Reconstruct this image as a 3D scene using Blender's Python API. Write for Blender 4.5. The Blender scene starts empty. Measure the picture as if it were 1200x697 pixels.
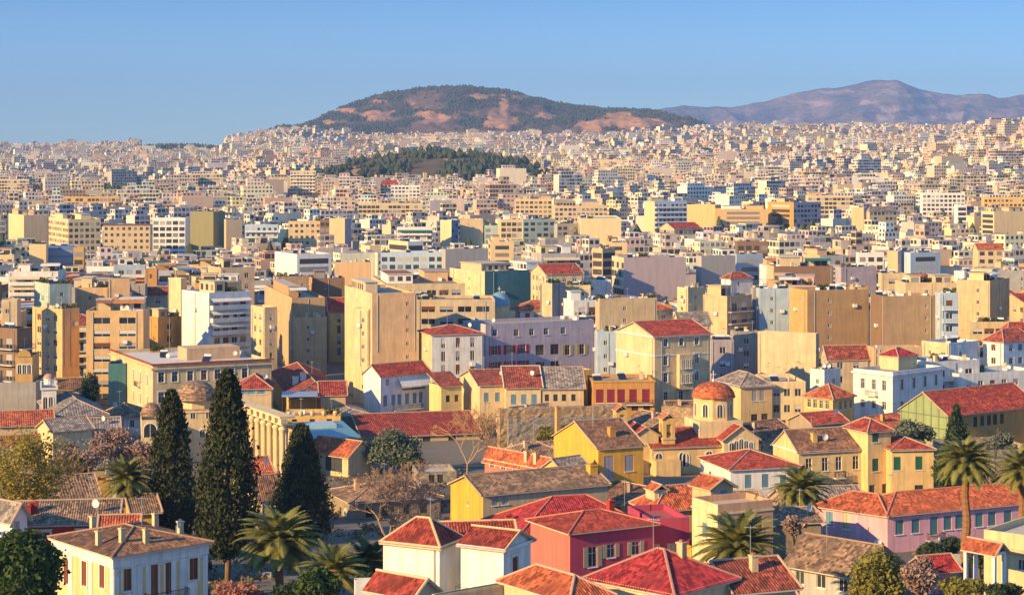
import bpy, math, random
import numpy as np
from mathutils import Vector, Matrix, noise as mnoise
R = math.radians
random.seed(7); np.random.seed(7)
SC = bpy.context.scene
COL = SC.collection
F = 2239.0; CX = 600.0; HY = 185.0          # focal length and horizon of the view, in photo pixels

# ---------------------------------------------------------------- camera, sky, sun, exposure
cam = bpy.data.cameras.new('camera'); camo = bpy.data.objects.new('camera', cam); COL.objects.link(camo)
camo.location = (0, 0, 0); camo.rotation_euler = (R(90), 0, 0)
cam.sensor_width = 36; cam.lens = 36 * F / 1200; cam.shift_y = -(348.5 - HY) / 1200
cam.clip_start = 1; cam.clip_end = 60000
SC.camera = camo
SUN_EL = 21.0; SX, SY = -0.80, -0.60          # the sun stands to the left, a little behind the viewer
w = bpy.data.worlds.new('World'); SC.world = w; w.use_nodes = True
nt = w.node_tree; nt.nodes.clear()
sky = nt.nodes.new('ShaderNodeTexSky'); sky.sky_type = 'NISHITA'; sky.sun_disc = False
sky.sun_elevation = R(SUN_EL); sky.sun_rotation = math.atan2(SX, SY)
sky.altitude = 100; sky.air_density = 1.0; sky.dust_density = 0.0; sky.ozone_density = 3.0
hsv = nt.nodes.new('ShaderNodeHueSaturation'); hsv.inputs['Saturation'].default_value = 1.25
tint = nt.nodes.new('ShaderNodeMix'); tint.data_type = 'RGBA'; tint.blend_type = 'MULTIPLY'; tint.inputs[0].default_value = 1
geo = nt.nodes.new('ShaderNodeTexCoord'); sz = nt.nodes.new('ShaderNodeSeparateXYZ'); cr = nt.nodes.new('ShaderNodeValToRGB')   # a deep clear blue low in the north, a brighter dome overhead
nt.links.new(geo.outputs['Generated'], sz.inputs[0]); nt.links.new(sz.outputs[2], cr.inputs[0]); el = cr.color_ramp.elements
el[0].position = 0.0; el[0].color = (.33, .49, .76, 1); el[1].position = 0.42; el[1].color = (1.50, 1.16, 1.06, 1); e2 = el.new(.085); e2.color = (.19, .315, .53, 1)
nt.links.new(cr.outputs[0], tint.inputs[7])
bg = nt.nodes.new('ShaderNodeBackground'); bg.inputs[1].default_value = 0.15
wo = nt.nodes.new('ShaderNodeOutputWorld')
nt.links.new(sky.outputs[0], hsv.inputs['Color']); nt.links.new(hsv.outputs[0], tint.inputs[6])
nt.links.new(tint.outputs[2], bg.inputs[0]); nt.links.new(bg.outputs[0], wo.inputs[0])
sl = bpy.data.lights.new('sun', 'SUN'); sl.energy = 5.0; sl.angle = R(0.5); sl.color = (1.0, 0.66, 0.26)
so = bpy.data.objects.new('sun', sl); COL.objects.link(so)
sdir = Vector((SX, SY, 0)).normalized() * math.cos(R(SUN_EL)) + Vector((0, 0, math.sin(R(SUN_EL))))
so.rotation_euler = sdir.to_track_quat('Z', 'Y').to_euler()
SC.view_settings.view_transform = 'Standard'; SC.view_settings.look = 'None'
SC.view_settings.exposure = 0.9; SC.view_settings.gamma = 1; SC.view_settings.use_curve_mapping = False
SC.render.engine = 'CYCLES'
cy = SC.cycles
cy.use_denoising = True
try:
    cy.denoiser = 'OPENIMAGEDENOISE'; cy.denoising_prefilter = 'ACCURATE'
except Exception: pass
cy.max_bounces = 5; cy.diffuse_bounces = 3; cy.glossy_bounces = 2; cy.transmission_bounces = 2; cy.volume_bounces = 0
cy.transparent_max_bounces = 4; cy.caustics_reflective = False; cy.caustics_refractive = False
cy.use_adaptive_sampling = True; cy.adaptive_threshold = 0.01

# ---------------------------------------------------------------- materials
MATS = {}
class NT:
    def __init__(s, name):
        s.m = bpy.data.materials.new(name); s.m.use_nodes = True; s.t = s.m.node_tree; s.t.nodes.clear()
        s.out = s.n('ShaderNodeOutputMaterial')
        s.b = s.n('ShaderNodeBsdfPrincipled'); s.l(s.b.outputs[0], s.out.inputs[0])
        s.b.inputs['Roughness'].default_value = 0.9; s.b.inputs['Specular IOR Level'].default_value = 0.2
    def n(s, typ, **k):
        x = s.t.nodes.new(typ)
        for a, v in k.items(): setattr(x, a, v)
        return x
    def l(s, a, b): s.t.links.new(a, b)
    def put(s, v, sock):
        if isinstance(v, bpy.types.NodeSocket): s.l(v, sock)
        elif isinstance(v, (tuple, list)) and len(v) == 3 and sock.type == 'RGBA': sock.default_value = (*v, 1)
        else: sock.default_value = v
    def math(s, op, a, b=0.0, c=None):
        x = s.n('ShaderNodeMath', operation=op); s.put(a, x.inputs[0]); s.put(b, x.inputs[1])
        if c is not None: s.put(c, x.inputs[2])
        return x.outputs[0]
    def mix(s, f, a, b, bt='MIX'):
        x = s.n('ShaderNodeMix', data_type='RGBA', blend_type=bt); s.put(f, x.inputs[0]); s.put(a, x.inputs[6]); s.put(b, x.inputs[7])
        return x.outputs[2]
    def noise(s, scale, detail=3, vec=None, rough=.55):
        x = s.n('ShaderNodeTexNoise'); x.inputs['Scale'].default_value = scale; x.inputs['Detail'].default_value = detail
        x.inputs['Roughness'].default_value = rough
        if vec is not None: s.l(vec, x.inputs['Vector'])
        return x.outputs[0]
    def vec(s, sc=(1, 1, 1), kind='Object'):
        tc = s.n('ShaderNodeTexCoord'); mp = s.n('ShaderNodeMapping'); mp.inputs['Scale'].default_value = sc
        s.l(tc.outputs[kind], mp.inputs[0]); return mp.outputs[0]
    def ramp(s, v, a, b):
        x = s.n('ShaderNodeMapRange'); s.put(v, x.inputs[0]); x.inputs[1].default_value = a; x.inputs[2].default_value = b
        return x.outputs[0]
    def bump(s, h, dist=.05, st=.5):
        x = s.n('ShaderNodeBump'); x.inputs['Strength'].default_value = st; x.inputs['Distance'].default_value = dist
        s.l(h, x.inputs['Height']); s.l(x.outputs[0], s.b.inputs['Normal'])
    def jitter(s, col, amt=.12):
        oi = s.n('ShaderNodeObjectInfo'); v = s.math('MULTIPLY_ADD', oi.outputs['Random'], amt, 1 - amt / 2)
        h = s.n('ShaderNodeHueSaturation'); s.put(col, h.inputs['Color']); s.l(v, h.inputs['Value']); return h.outputs[0]

PAL = dict(cream=(.70, .54, .30), white=(.78, .76, .71), ochre=(.56, .35, .12), peach=(.64, .42, .23), tan=(.47, .31, .165), grey=(.42, .40, .37),
    pink=(.62, .40, .36), yellow=(.72, .47, .15), mint=(.42, .52, .44), pale_blue=(.45, .55, .64), brown=(.25, .15, .09), mauve=(.44, .37, .40),
    concrete=(.38, .35, .31), olive=(.27, .25, .13), orange=(.60, .29, .07), beige=(.60, .46, .28), blue=(.12, .22, .42), teal=(.05, .17, .2),
    salmon=(.62, .17, .13), magenta=(.46, .05, .115), rose=(.76, .40, .46), strong_yellow=(.76, .40, .05), honey=(.70, .46, .21), red=(.42, .035, .02), lilac=(.50, .43, .47),
    stone=(.34, .26, .175), apricot=(.56, .33, .19), green_cream=(.64, .53, .22), pale_yellow=(.76, .53, .24), green_net=(.30, .36, .16), brick=(.40, .25, .12))
def wallmat(c):
    k = 'wall_' + c
    if k in MATS: return MATS[k]
    s = NT(k); col = PAL[c]
    a = s.noise(.35, 4, s.vec()); b = s.noise(1.0, 4, s.vec((1.6, 1.6, .12)))
    d = s.math('MULTIPLY', s.ramp(b, .45, .72), .62)
    c0 = s.mix(s.ramp(a, .3, .75), tuple(x * .76 + .02 for x in col), tuple(min(1, x * 1.08) for x in col)); pt = s.noise(.22, 2, s.vec((1, 1, 1.4)))
    c1 = s.mix(s.math('MULTIPLY', s.ramp(pt, .56, .575), .5), c0, tuple(x * .72 + .05 for x in col))
    c2 = s.mix(d, c1, tuple(x * .50 + .035 for x in col))
    s.l(s.jitter(c2), s.b.inputs['Base Color']); s.bump(s.noise(3, 4, s.vec()), .03, .35)
    MATS[k] = s.m; return s.m
def plain(name, col, rough=.8, metal=0, nz=.25, spec=.3):
    if name in MATS: return MATS[name]
    s = NT(name); a = s.noise(1.2, 4, s.vec())
    s.l(s.mix(a, tuple(x * (1 - nz) for x in col), tuple(min(1, x * (1 + nz)) for x in col)), s.b.inputs['Base Color'])
    s.b.inputs['Roughness'].default_value = rough; s.b.inputs['Metallic'].default_value = metal; s.b.inputs['Specular IOR Level'].default_value = spec
    MATS[name] = s.m; return s.m
def glass():
    if 'glass' in MATS: return MATS['glass']
    s = NT('glass'); oi = s.n('ShaderNodeObjectInfo')
    s.l(s.mix(oi.outputs['Random'], (.012, .016, .022), (.06, .07, .085)), s.b.inputs['Base Color'])
    s.b.inputs['Roughness'].default_value = .12; s.b.inputs['Specular IOR Level'].default_value = .6
    MATS['glass'] = s.m; return s.m
TILES = dict(red=((.36, .060, .035), (.26, .045, .032)), terracotta=((.50, .13, .05), (.36, .085, .04)), brown=((.27, .14, .08), (.17, .095, .065)),
    dark=((.32, .075, .045), (.21, .06, .04)), old=((.33, .20, .115), (.17, .115, .08)), grey=((.30, .25, .21), (.2, .17, .15)), crimson=((.40, .04, .042), (.28, .03, .034)))
def tilemat(c):
    k = 'tiles_' + c
    if k in MATS: return MATS[k]
    s = NT(k); A, B = TILES[c]
    uv = s.n('ShaderNodeUVMap'); sp = s.n('ShaderNodeSeparateXYZ'); s.l(uv.outputs[0], sp.inputs[0])
    cell = s.n('ShaderNodeCombineXYZ'); s.l(s.math('FLOOR', sp.outputs[0]), cell.inputs[0]); s.l(s.math('FLOOR', sp.outputs[1]), cell.inputs[1])
    wn = s.n('ShaderNodeTexWhiteNoise', noise_dimensions='2D'); s.l(cell.outputs[0], wn.inputs[0])
    big = s.noise(.45, 5, s.vec())
    c1 = s.mix(wn.outputs[0], tuple(x * .52 for x in B), tuple(min(1, x * 1.4 + .01) for x in A))
    c2 = s.mix(s.ramp(big, .42, .72), c1, tuple(x * .66 + .01 for x in B))
    c3 = s.mix(s.math('MULTIPLY', s.ramp(s.noise(1.6, 5, s.vec()), .60, .8), .38), c2, (.36, .22, .13))
    s.l(s.jitter(c3, .15), s.b.inputs['Base Color']); s.bump(s.math('SUBTRACT', 1, s.math('FRACT', sp.outputs[1])), .06, .7)
    s.b.inputs['Roughness'].default_value = .85
    MATS[k] = s.m; return s.m
def shutmat(name, col):
    k = 'shutter_' + name
    if k in MATS: return MATS[k]
    s = NT(k); z = s.n('ShaderNodeSeparateXYZ'); s.l(s.vec(), z.inputs[0])
    fr = s.math('FRACT', s.math('MULTIPLY', z.outputs[2], 9)); s.l(s.jitter(s.mix(s.noise(4, 3, s.vec()), tuple(x * .8 for x in col), tuple(min(1, x * 1.15) for x in col)), .2), s.b.inputs['Base Color'])
    s.bump(fr, .04, .8); s.b.inputs['Roughness'].default_value = .6
    MATS[k] = s.m; return s.m
SHUT = dict(blue=(.16, .30, .42), brown=(.22, .075, .03), green=(.03, .15, .09), grey=(.42, .40, .42), cream=(.55, .50, .33), red=(.55, .03, .04), dkbrown=(.12, .05, .03),
    maroon=(.25, .03, .05), white=(.7, .68, .64), yellow=(.62, .42, .08), teal=(.10, .26, .28))
def stonemat(name, col):
    if name in MATS: return MATS[name]
    s = NT(name); v = s.n('ShaderNodeTexVoronoi'); v.inputs['Scale'].default_value = 1.9; s.l(s.vec((1, 1, 1.9)), v.inputs['Vector'])
    a = s.n('ShaderNodeSeparateColor'); s.l(v.outputs['Color'], a.inputs[0])
    c1 = s.mix(a.outputs[0], tuple(x * .62 for x in col), tuple(min(1, x * 1.25) for x in col))
    c2 = s.mix(s.ramp(v.outputs['Distance'], .42, .62), c1, tuple(x * .72 for x in col)); s.l(c2, s.b.inputs['Base Color'])
    s.bump(s.math('SUBTRACT', 1, v.outputs['Distance']), .12, .5); MATS[name] = s.m; return s.m
def leafmat(name, col, col2, trans=.25):
    if name in MATS: return MATS[name]
    s = NT(name); g = s.n('ShaderNodeNewGeometry'); r = g.outputs['Random Per Island']
    c = s.mix(r, col, col2); c = s.mix(s.ramp(s.noise(.55, 3, s.vec()), .35, .7), c, tuple(min(1, x * 1.5) for x in col2)); s.l(c, s.b.inputs['Base Color'])
    s.b.inputs['Roughness'].default_value = .7
    tr = s.n('ShaderNodeBsdfTranslucent'); s.l(c, tr.inputs[0]); mx = s.n('ShaderNodeMixShader'); mx.inputs[0].default_value = trans
    s.l(s.b.outputs[0], mx.inputs[1]); s.l(tr.outputs[0], mx.inputs[2]); s.l(mx.outputs[0], s.out.inputs[0])
    MATS[name] = s.m; return s.m
def facade_mat():
    """plastered walls with rows of windows: UV counts bays and storeys, corner colour gives the paint"""
    if 'facade' in MATS: return MATS['facade']
    s = NT('facade')
    at = s.n('ShaderNodeVertexColor', layer_name='paint'); sep = s.n('ShaderNodeSeparateXYZ'); uv = s.n('ShaderNodeUVMap'); s.l(uv.outputs[0], sep.inputs[0])
    u, v = sep.outputs[0], sep.outputs[1]; fu, fv = s.math('FRACT', u), s.math('FRACT', v)
    cell = s.n('ShaderNodeCombineXYZ'); s.l(s.math('FLOOR', u), cell.inputs[0]); s.l(s.math('FLOOR', v), cell.inputs[1])
    wn = s.n('ShaderNodeTexWhiteNoise', noise_dimensions='2D'); s.l(cell.outputs[0], wn.inputs[0]); rn = wn.outputs[0]
    bl = s.n('ShaderNodeTexWhiteNoise', noise_dimensions='1D'); s.l(s.math('FLOOR', s.math('DIVIDE', u, 64)), bl.inputs['W']); rb = bl.outputs[0]
    hw = s.math('MULTIPLY_ADD', rb, .22, .24)
    mu = s.math('LESS_THAN', s.math('ABSOLUTE', s.math('SUBTRACT', fu, .5)), hw)
    mv = s.math('MULTIPLY', s.math('GREATER_THAN', fv, s.math('MULTIPLY_ADD', rb, -.22, .34)), s.math('LESS_THAN', fv, .8))
    m = s.math('MULTIPLY', s.math('MULTIPLY', mu, mv), s.math('GREATER_THAN', v, 0))
    wc = s.mix(s.math('GREATER_THAN', rn, .6), (.06, .06, .065), s.mix(rb, (.24, .16, .10), (.26, .29, .32)))
    wc = s.mix(s.math('GREATER_THAN', rn, .88), wc, (.5, .45, .36))
    st = s.ramp(s.noise(.5, 4, s.vec((1.4, 1.4, .15))), .45, .8)
    base = s.mix(s.math('MULTIPLY', st, .45), at.outputs[0], s.mix(.5, at.outputs[0], (.1, .08, .06)))
    s.l(s.mix(m, base, wc), s.b.inputs['Base Color'])
    MATS['facade'] = s.m; return s.m

# ---------------------------------------------------------------- mesh helpers
class MB:
    def __init__(s): s.v = []; s.f = []; s.m = []; s.uv = []; s.c = []
    def poly(s, pts, mat=0, uv=None, col=None):
        i = len(s.v); s.v.extend(tuple(p) for p in pts); s.f.append(tuple(range(i, i + len(pts)))); s.m.append(mat)
        s.uv.append(uv if uv is not None else [(-5, -5)] * len(pts)); s.c.append(col)
    def box(s, x0, y0, z0, x1, y1, z1, mat=0, col=None, bottom=True):
        p = lambda x, y, z: (x, y, z)
        s.poly([p(x0, y0, z0), p(x1, y0, z0), p(x1, y0, z1), p(x0, y0, z1)], mat, col=col)
        s.poly([p(x1, y1, z0), p(x0, y1, z0), p(x0, y1, z1), p(x1, y1, z1)], mat, col=col)
        s.poly([p(x0, y1, z0), p(x0, y0, z0), p(x0, y0, z1), p(x0, y1, z1)], mat, col=col)
        s.poly([p(x1, y0, z0), p(x1, y1, z0), p(x1, y1, z1), p(x1, y0, z1)], mat, col=col)
        s.poly([p(x0, y0, z1), p(x1, y0, z1), p(x1, y1, z1), p(x0, y1, z1)], mat, col=col)
        if bottom: s.poly([p(x0, y1, z0), p(x1, y1, z0), p(x1, y0, z0), p(x0, y0, z0)], mat, col=col)
    def tube(s, pts, rad, n=6, mat=0, cap=True):
        rings = []
        for i, p in enumerate(pts):
            p = Vector(p); a = Vector(pts[max(0, i - 1)]); b = Vector(pts[min(len(pts) - 1, i + 1)]); d = (b - a).normalized()
            x = d.cross(Vector((0, 0, 1)) if abs(d.z) < .95 else Vector((1, 0, 0))).normalized(); y = d.cross(x)
            r = rad[i] if isinstance(rad, (list, tuple)) else rad
            k = len(s.v); s.v.extend(tuple(p + (x * math.cos(2 * math.pi * j / n) + y * math.sin(2 * math.pi * j / n)) * r) for j in range(n)); rings.append(k)
        for a, b in zip(rings, rings[1:]):
            for j in range(n):
                s.f.append((a + j, b + j, b + (j + 1) % n, a + (j + 1) % n)); s.m.append(mat); s.uv.append([(-5, -5)] * 4); s.c.append(None)
        if cap:
            for k in (rings[0], rings[-1]): s.f.append(tuple(range(k, k + n))); s.m.append(mat); s.uv.append([(-5, -5)] * n); s.c.append(None)
    def lathe(s, prof, n=16, mat=0, c=(0, 0), uvs=None):
        ks = []
        for r, z in prof:
            ks.append(len(s.v)); s.v.extend((c[0] + r * math.cos(2 * math.pi * (j + .5) / n), c[1] + r * math.sin(2 * math.pi * (j + .5) / n), z) for j in range(n))
        for i, (a, b) in enumerate(zip(ks, ks[1:])):
            for j in range(n):
                k = (j + 1) % n; s.f.append((a + j, a + k, b + k, b + j)); s.m.append(mat); s.c.append(None)
                s.uv.append([(j * uvs, i * 2), ((j + 1) * uvs, i * 2), ((j + 1) * uvs, i * 2 + 2), (j * uvs, i * 2 + 2)] if uvs else [(-5, -5)] * 4)
    def mesh(s, name, mats, smooth=False):
        me = bpy.data.meshes.new(name); me.from_pydata(s.v, [], s.f)
        for m in mats: me.materials.append(m)
        me.polygons.foreach_set('material_index', s.m)
        if smooth: me.polygons.foreach_set('use_smooth', [True] * len(s.f))
        if any(u[0][0] != -5 for u in s.uv):
            l = me.uv_layers.new(name='UVMap'); l.data.foreach_set('uv', [x for u in s.uv for p in u for x in p])
        if any(c is not None for c in s.c):
            ca = me.color_attributes.new('paint', 'FLOAT_COLOR', 'CORNER')
            ca.data.foreach_set('color', [x for u, c in zip(s.uv, s.c) for _ in u for x in (*(c or (.4, .4, .4)), 1)])
        me.update(); return me
    def build(s, name, mats, parent=None, loc=(0, 0, 0), rz=0, smooth=False):
        if not s.f: return None
        return place(name, s.mesh(name, mats if isinstance(mats, list) else [mats], smooth), parent, loc, rz)
def place(name, me, parent=None, loc=(0, 0, 0), rz=0):
    o = bpy.data.objects.new(name, me); COL.objects.link(o); o.parent = parent; o.location = loc
    if rz: o.rotation_euler = (0, 0, rz)
    return o
def tag(o, label=None, cat=None, group=None, kind=None):
    if label: o['label'] = label
    if cat: o['category'] = cat
    if group: o['group'] = group
    if kind: o['kind'] = kind
    return o
def empty(name, loc, rz=0): return place(name, None, None, loc, rz)

# ---------------------------------------------------------------- the lie of the land
GP = np.array([(-500, -40), (100, -40), (187, -47), (250, -52), (345, -56), (440, -56.5), (700, -57), (1000, -56), (1500, -49), (2000, -38), (3000, -12), (4000, 16), (5000, 44), (6000, 52), (7500, 20), (20000, -40)], float)
def ground(x, Y):
    z = float(np.interp(Y, GP[:, 0], GP[:, 1]))
    if Y > 1500:
        px = CX + F * x / Y; k = min(1, (Y - 1500) / 2500)
        z += k * float(np.interp(px, [-300, 0, 250, 340, 420, 700, 830, 1200, 1500], [-36, -31, -18, 18, 4, 6, 20, 24, 24]))
        z += 38 * math.exp(-((px - 1195) / 75) ** 2 - ((Y - 2500) / 500) ** 2)
        z += 5 * mnoise.noise(Vector((x / 300, Y / 420, 1)))
    return z
def at(px, py, Y): return Vector(((px - CX) * Y / F, Y, -(py - HY) * Y / F))
def solve_depth(px, py, h):
    lo, hi = 80., 2600.
    for _ in range(50):
        Y = (lo + hi) / 2
        if ground((px - CX) * Y / F, Y) + h + (py - HY) * Y / F < 0: lo = Y
        else: hi = Y
    return lo

# ---------------------------------------------------------------- building kit
def xf(face, a, b):
    if face == 'F': return lambda x, y, z: (x, y, z)
    if face == 'L': return lambda x, y, z: (y, b - x, z)
    if face == 'R': return lambda x, y, z: (a - y, x, z)
    return lambda x, y, z: (a - x, b - y, z)
def add_wall(mb, T, L, z0, z1, ops=(), depth=.18, mat=0):
    xs = sorted({0, L, *[o[0] for o in ops], *[o[1] for o in ops]}); zs = sorted({z0, z1, *[o[2] for o in ops], *[o[3] for o in ops]})
    for zb, zt in zip(zs, zs[1:]):
        run = None
        for xa, xb in zip(xs, xs[1:]):
            hole = any(o[0] - 1e-6 <= xa and xb <= o[1] + 1e-6 and o[2] - 1e-6 <= zb and zt <= o[3] + 1e-6 for o in ops)
            if hole:
                if run is not None: mb.poly([T(run, 0, zb), T(xa, 0, zb), T(xa, 0, zt), T(run, 0, zt)], mat)
                run = None
            elif run is None: run = xa
        if run is not None: mb.poly([T(run, 0, zb), T(L, 0, zb), T(L, 0, zt), T(run, 0, zt)], mat)
    for x0, x1, za, zb in ops:
        d = depth
        mb.poly([T(x0, 0, za), T(x0, d, za), T(x0, d, zb), T(x0, 0, zb)], mat); mb.poly([T(x1, d, za), T(x1, 0, za), T(x1, 0, zb), T(x1, d, zb)], mat)
        mb.poly([T(x0, 0, zb), T(x0, d, zb), T(x1, d, zb), T(x1, 0, zb)], mat); mb.poly([T(x0, d, za), T(x0, 0, za), T(x1, 0, za), T(x1, d, za)], mat)
        mb.poly([T(x0, d + .06, za), T(x1, d + .06, za), T(x1, d + .06, zb), T(x0, d + .06, zb)], mat)

def add_tiles(mb, poly, w=.3, amp=.06, row=.42, mat=0, sub=4):
    """rows of round tiles on one roof plane; the first edge of poly is its eave"""
    P0 = [Vector(p) for p in poly]; o = P0[0]; U = (P0[1] - o).normalized(); N = U.cross(P0[-1] - o).normalized(); V = N.cross(U)
    q = [((p - o).dot(U), (p - o).dot(V)) for p in P0]; u0 = min(x for x, _ in q); u1 = max(x for x, _ in q)
    n = max(1, round((u1 - u0) / w)); prev = None
    for i in range(n * sub + 1):
        u = u0 + (u1 - u0) * i / (n * sub); uu = min(max(u, u0 + 1e-5), u1 - 1e-5); vs = []
        for (xa, ya), (xb, yb) in zip(q, q[1:] + q[:1]):
            if (xa - uu) * (xb - uu) <= 0 and abs(xa - xb) > 1e-9: vs.append(ya + (yb - ya) * (uu - xa) / (xb - xa))
        if len(vs) < 2: continue
        d = N * amp * abs(math.sin(math.pi * i / sub)); va, vb = min(vs), max(vs); B = o + U * u
        cur = (B + V * va + d, B + V * vb + d, u / w, va / row, vb / row)
        if prev: mb.poly([prev[0], cur[0], cur[1], prev[1]], mat, [(prev[2], prev[3]), (cur[2] - 1e-3, cur[3]), (cur[2] - 1e-3, cur[4]), (prev[2], prev[4])])
        prev = cur
def roof_parts(a, b, h, kind, rise, o=.45):
    """eave rectangle -> planes (eave edge first), ridge lines, gable triangles"""
    s = rise / (b / 2) if kind in ('gx',) else rise / (a / 2) if kind == 'gy' else rise / (min(a, b) / 2)
    e = h - s * o; A, B, C, D = (-o, -o, e), (a + o, -o, e), (a + o, b + o, e), (-o, b + o, e)
    if kind == 'gx':
        r0, r1 = (-o, b / 2, h + rise), (a + o, b / 2, h + rise); return [[A, B, r1, r0], [C, D, r0, r1]], [(r0, r1), (A, r0), (B, r1)], [('L', b), ('R', b)]
    if kind == 'gy':
        r0, r1 = (a / 2, -o, h + rise), (a / 2, b + o, h + rise); return [[B, C, r1, r0], [D, A, r0, r1]], [(r0, r1), (A, r0), (B, r0)], [('F', a), ('B', a)]
    if kind == 'sx':   # single pitch rising to the back
        s = rise / b; r0, r1 = (-o, b + o, h + rise + s * o), (a + o, b + o, h + rise + s * o); A, B = (-o, -o, h - s * o), (a + o, -o, h - s * o)
        return [[A, B, r1, r0]], [], []
    if a >= b: r0, r1 = (b / 2, b / 2, h + rise), (a - b / 2 + .01, b / 2, h + rise); return [[A, B, r1, r0], [C, D, r0, r1], [D, A, r0], [B, C, r1]], [(r0, r1), (A, r0), (D, r0), (B, r1), (C, r1)], []
    r0, r1 = (a / 2, a / 2, h + rise), (a / 2, b - a / 2 + .01, h + rise); return [[B, C, r1, r0], [D, A, r0, r1], [A, B, r0], [C, D, r1]], [(r0, r1), (A, r0), (B, r0), (C, r1), (D, r1)], []
def tiled_roof(parent, a, b, h, kind, rise, tile, o=.45, w=.3, ridge=(.45, .3, .2), name='roof', loc=(0, 0, 0), caps=True):
    planes, ridges, gab = roof_parts(a, b, h, kind, rise, o); mb = MB()
    for p in planes:
        add_tiles(mb, p, w); lo = [(x, y, z - .14) for x, y, z in p]
        mb.poly(lo[::-1], 1); mb.poly([lo[0], lo[1], p[1], p[0]], 1)
        if len(p) == 4 and kind in ('gx', 'gy', 'sx'): mb.poly([lo[3], lo[0], p[0], p[3]], 1); mb.poly([lo[1], lo[2], p[2], p[1]], 1)
    if caps:
        for r0, r1 in ridges:
            if (Vector(r0) - Vector(r1)).length > .3: mb.tube([Vector(r0) + Vector((0, 0, .05)), Vector(r1) + Vector((0, 0, .05))], .13, 6, 2)
    rm = plain('ridge_%d_%d' % (ridge[0] * 100, ridge[1] * 100), ridge)
    return mb.build(name, [tilemat(tile), plain('eave_board', (.5, .42, .32)), rm], parent, loc), gab

WIN = {}
def win_meshes(w, h, style, col):
    """one window as (frame mesh, [(sub-part name, mesh, offset)]); local x along the wall, -y outwards, origin at the sill's middle"""
    k = (round(w, 2), round(h, 2), style, col)
    if k in WIN: return WIN[k]
    wood = plain('window_wood_' + ('dark' if style == 'dark' else 'white'), (.12, .08, .05) if style == 'dark' else (.7, .66, .58)); mb = MB(); subs = []; x = w / 2
    def arch(mb, x, h, y, r, mat, n=10):
        pts = [(-x, y, 0), (x, y, 0)] + [(x * math.cos(t), y, h - x + x * math.sin(t)) for t in [math.pi * i / n for i in range(n + 1)]]
        return pts
    if style == 'arch':
        out = arch(mb, x + .22, h + .2, -.08, 0, 0); inn = arch(mb, x, h, -.08, 0, 0)
        for i in range(1, len(out) - 1):
            j = i + 1; mb.poly([out[i], out[j], inn[j], inn[i]]); mb.poly([(p[0], .05, p[2]) for p in (out[j], out[i])] + [out[i], out[j]])
        mb.poly([out[-1], out[0], inn[0], inn[-1]]); mb.box(-.04, -.07, 0, .04, -.03, h - .05); g = MB(); g.poly([(p[0], -.02, p[2]) for p in inn]); subs = [('pane', g.mesh('pane', [glass()]), (0, 0, 0))]
    else:
        t = .07; y0, y1 = .08, .17
        mb.box(-x, y0, 0, -x + t, y1, h); mb.box(x - t, y0, 0, x, y1, h); mb.box(-x + t, y0, h - t, x - t, y1, h); mb.box(-x + t, y0, 0, x - t, y1, t)
        if style != 'shut':
            mb.box(-.03, y0 + .01, t, .03, y1, h - t)
            if h > 1.5: mb.box(-x + t, y0 + .015, h * .66, x - t, y1, h * .66 + .05)
        if style in ('shut', 'open', 'trim', 'sash', 'trimshut'):
            mb.box(-x - .12, -.12, -.1, x + .12, .1, -.003)
        if style in ('trim', 'trimshut'):
            mb.box(-x - .2, -.07, 0, -x - .004, .04, h + .2); mb.box(x + .004, -.07, 0, x + .2, .04, h + .2); mb.box(-x - .003, -.06, h + .004, x + .003, .04, h + .2); mb.box(-x - .3, -.18, h + .21, x + .3, .02, h + .33)
        g = MB(); g.poly([(-x, .155, 0), (x, .155, 0), (x, .155, h), (-x, .155, h)]); pane = g.mesh('pane', [glass()])
        if style in ('shut', 'trimshut'):
            g = MB(); g.box(.015, .06, .04, x - .03, .11, h - .04); sm = g.mesh('shutter', [shutmat(col, SHUT[col])]); subs = [('shutter', sm, (0, 0, 0)), ('shutter', sm, (-x, 0, 0))]
        elif style == 'open':
            g = MB(); g.box(0, -.07, .02, x, -.02, h - .02); sm = g.mesh('shutter', [shutmat(col, SHUT[col])]); subs = [('pane', pane, (0, 0, 0)), ('shutter', sm, (x + .06, 0, 0)), ('shutter', sm, (-x * 2 - .06, 0, 0))]
        elif style == 'roll':   # roller shutter part way down
            g = MB(); g.box(-x + .03, .07, h * .45, x - .03, .1, h - .02); subs = [('pane', pane, (0, 0, 0)), ('shutter', g.mesh('shutter', [shutmat(col, SHUT[col])]), (0, 0, 0))]
        else: subs = [('pane', pane, (0, 0, 0))]
    WIN[k] = (mb.mesh('window', [wood]), subs); return WIN[k]
def one_mesh_window(w, h, kind):
    k = ('one', round(w, 2), round(h, 2), kind)
    if k in WIN: return WIN[k]
    mb = MB(); x = w / 2; mb.poly([(-x, .15, 0), (x, .15, 0), (x, .15, h), (-x, .15, h)], 0); t = .06
    mb.box(-x, .08, 0, -x + t, .15, h, 1); mb.box(x - t, .08, 0, x, .15, h, 1); mb.box(-x + t, .08, h - t, x - t, .15, h, 1); mb.box(-.04, .08, 0, .04, .15, h - t, 1); mb.box(-x - .08, -.06, -.08, x + .08, .08, -.004, 1)
    if kind: mb.box(-x + .04, .06, h * .4, x - .04, .1, h - .02, 2)
    WIN[k] = mb.mesh('window', [glass(), plain('window_wood_white', (.7, .66, .58)), shutmat(kind or 'white', SHUT[kind or 'white'])]); return WIN[k]

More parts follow.
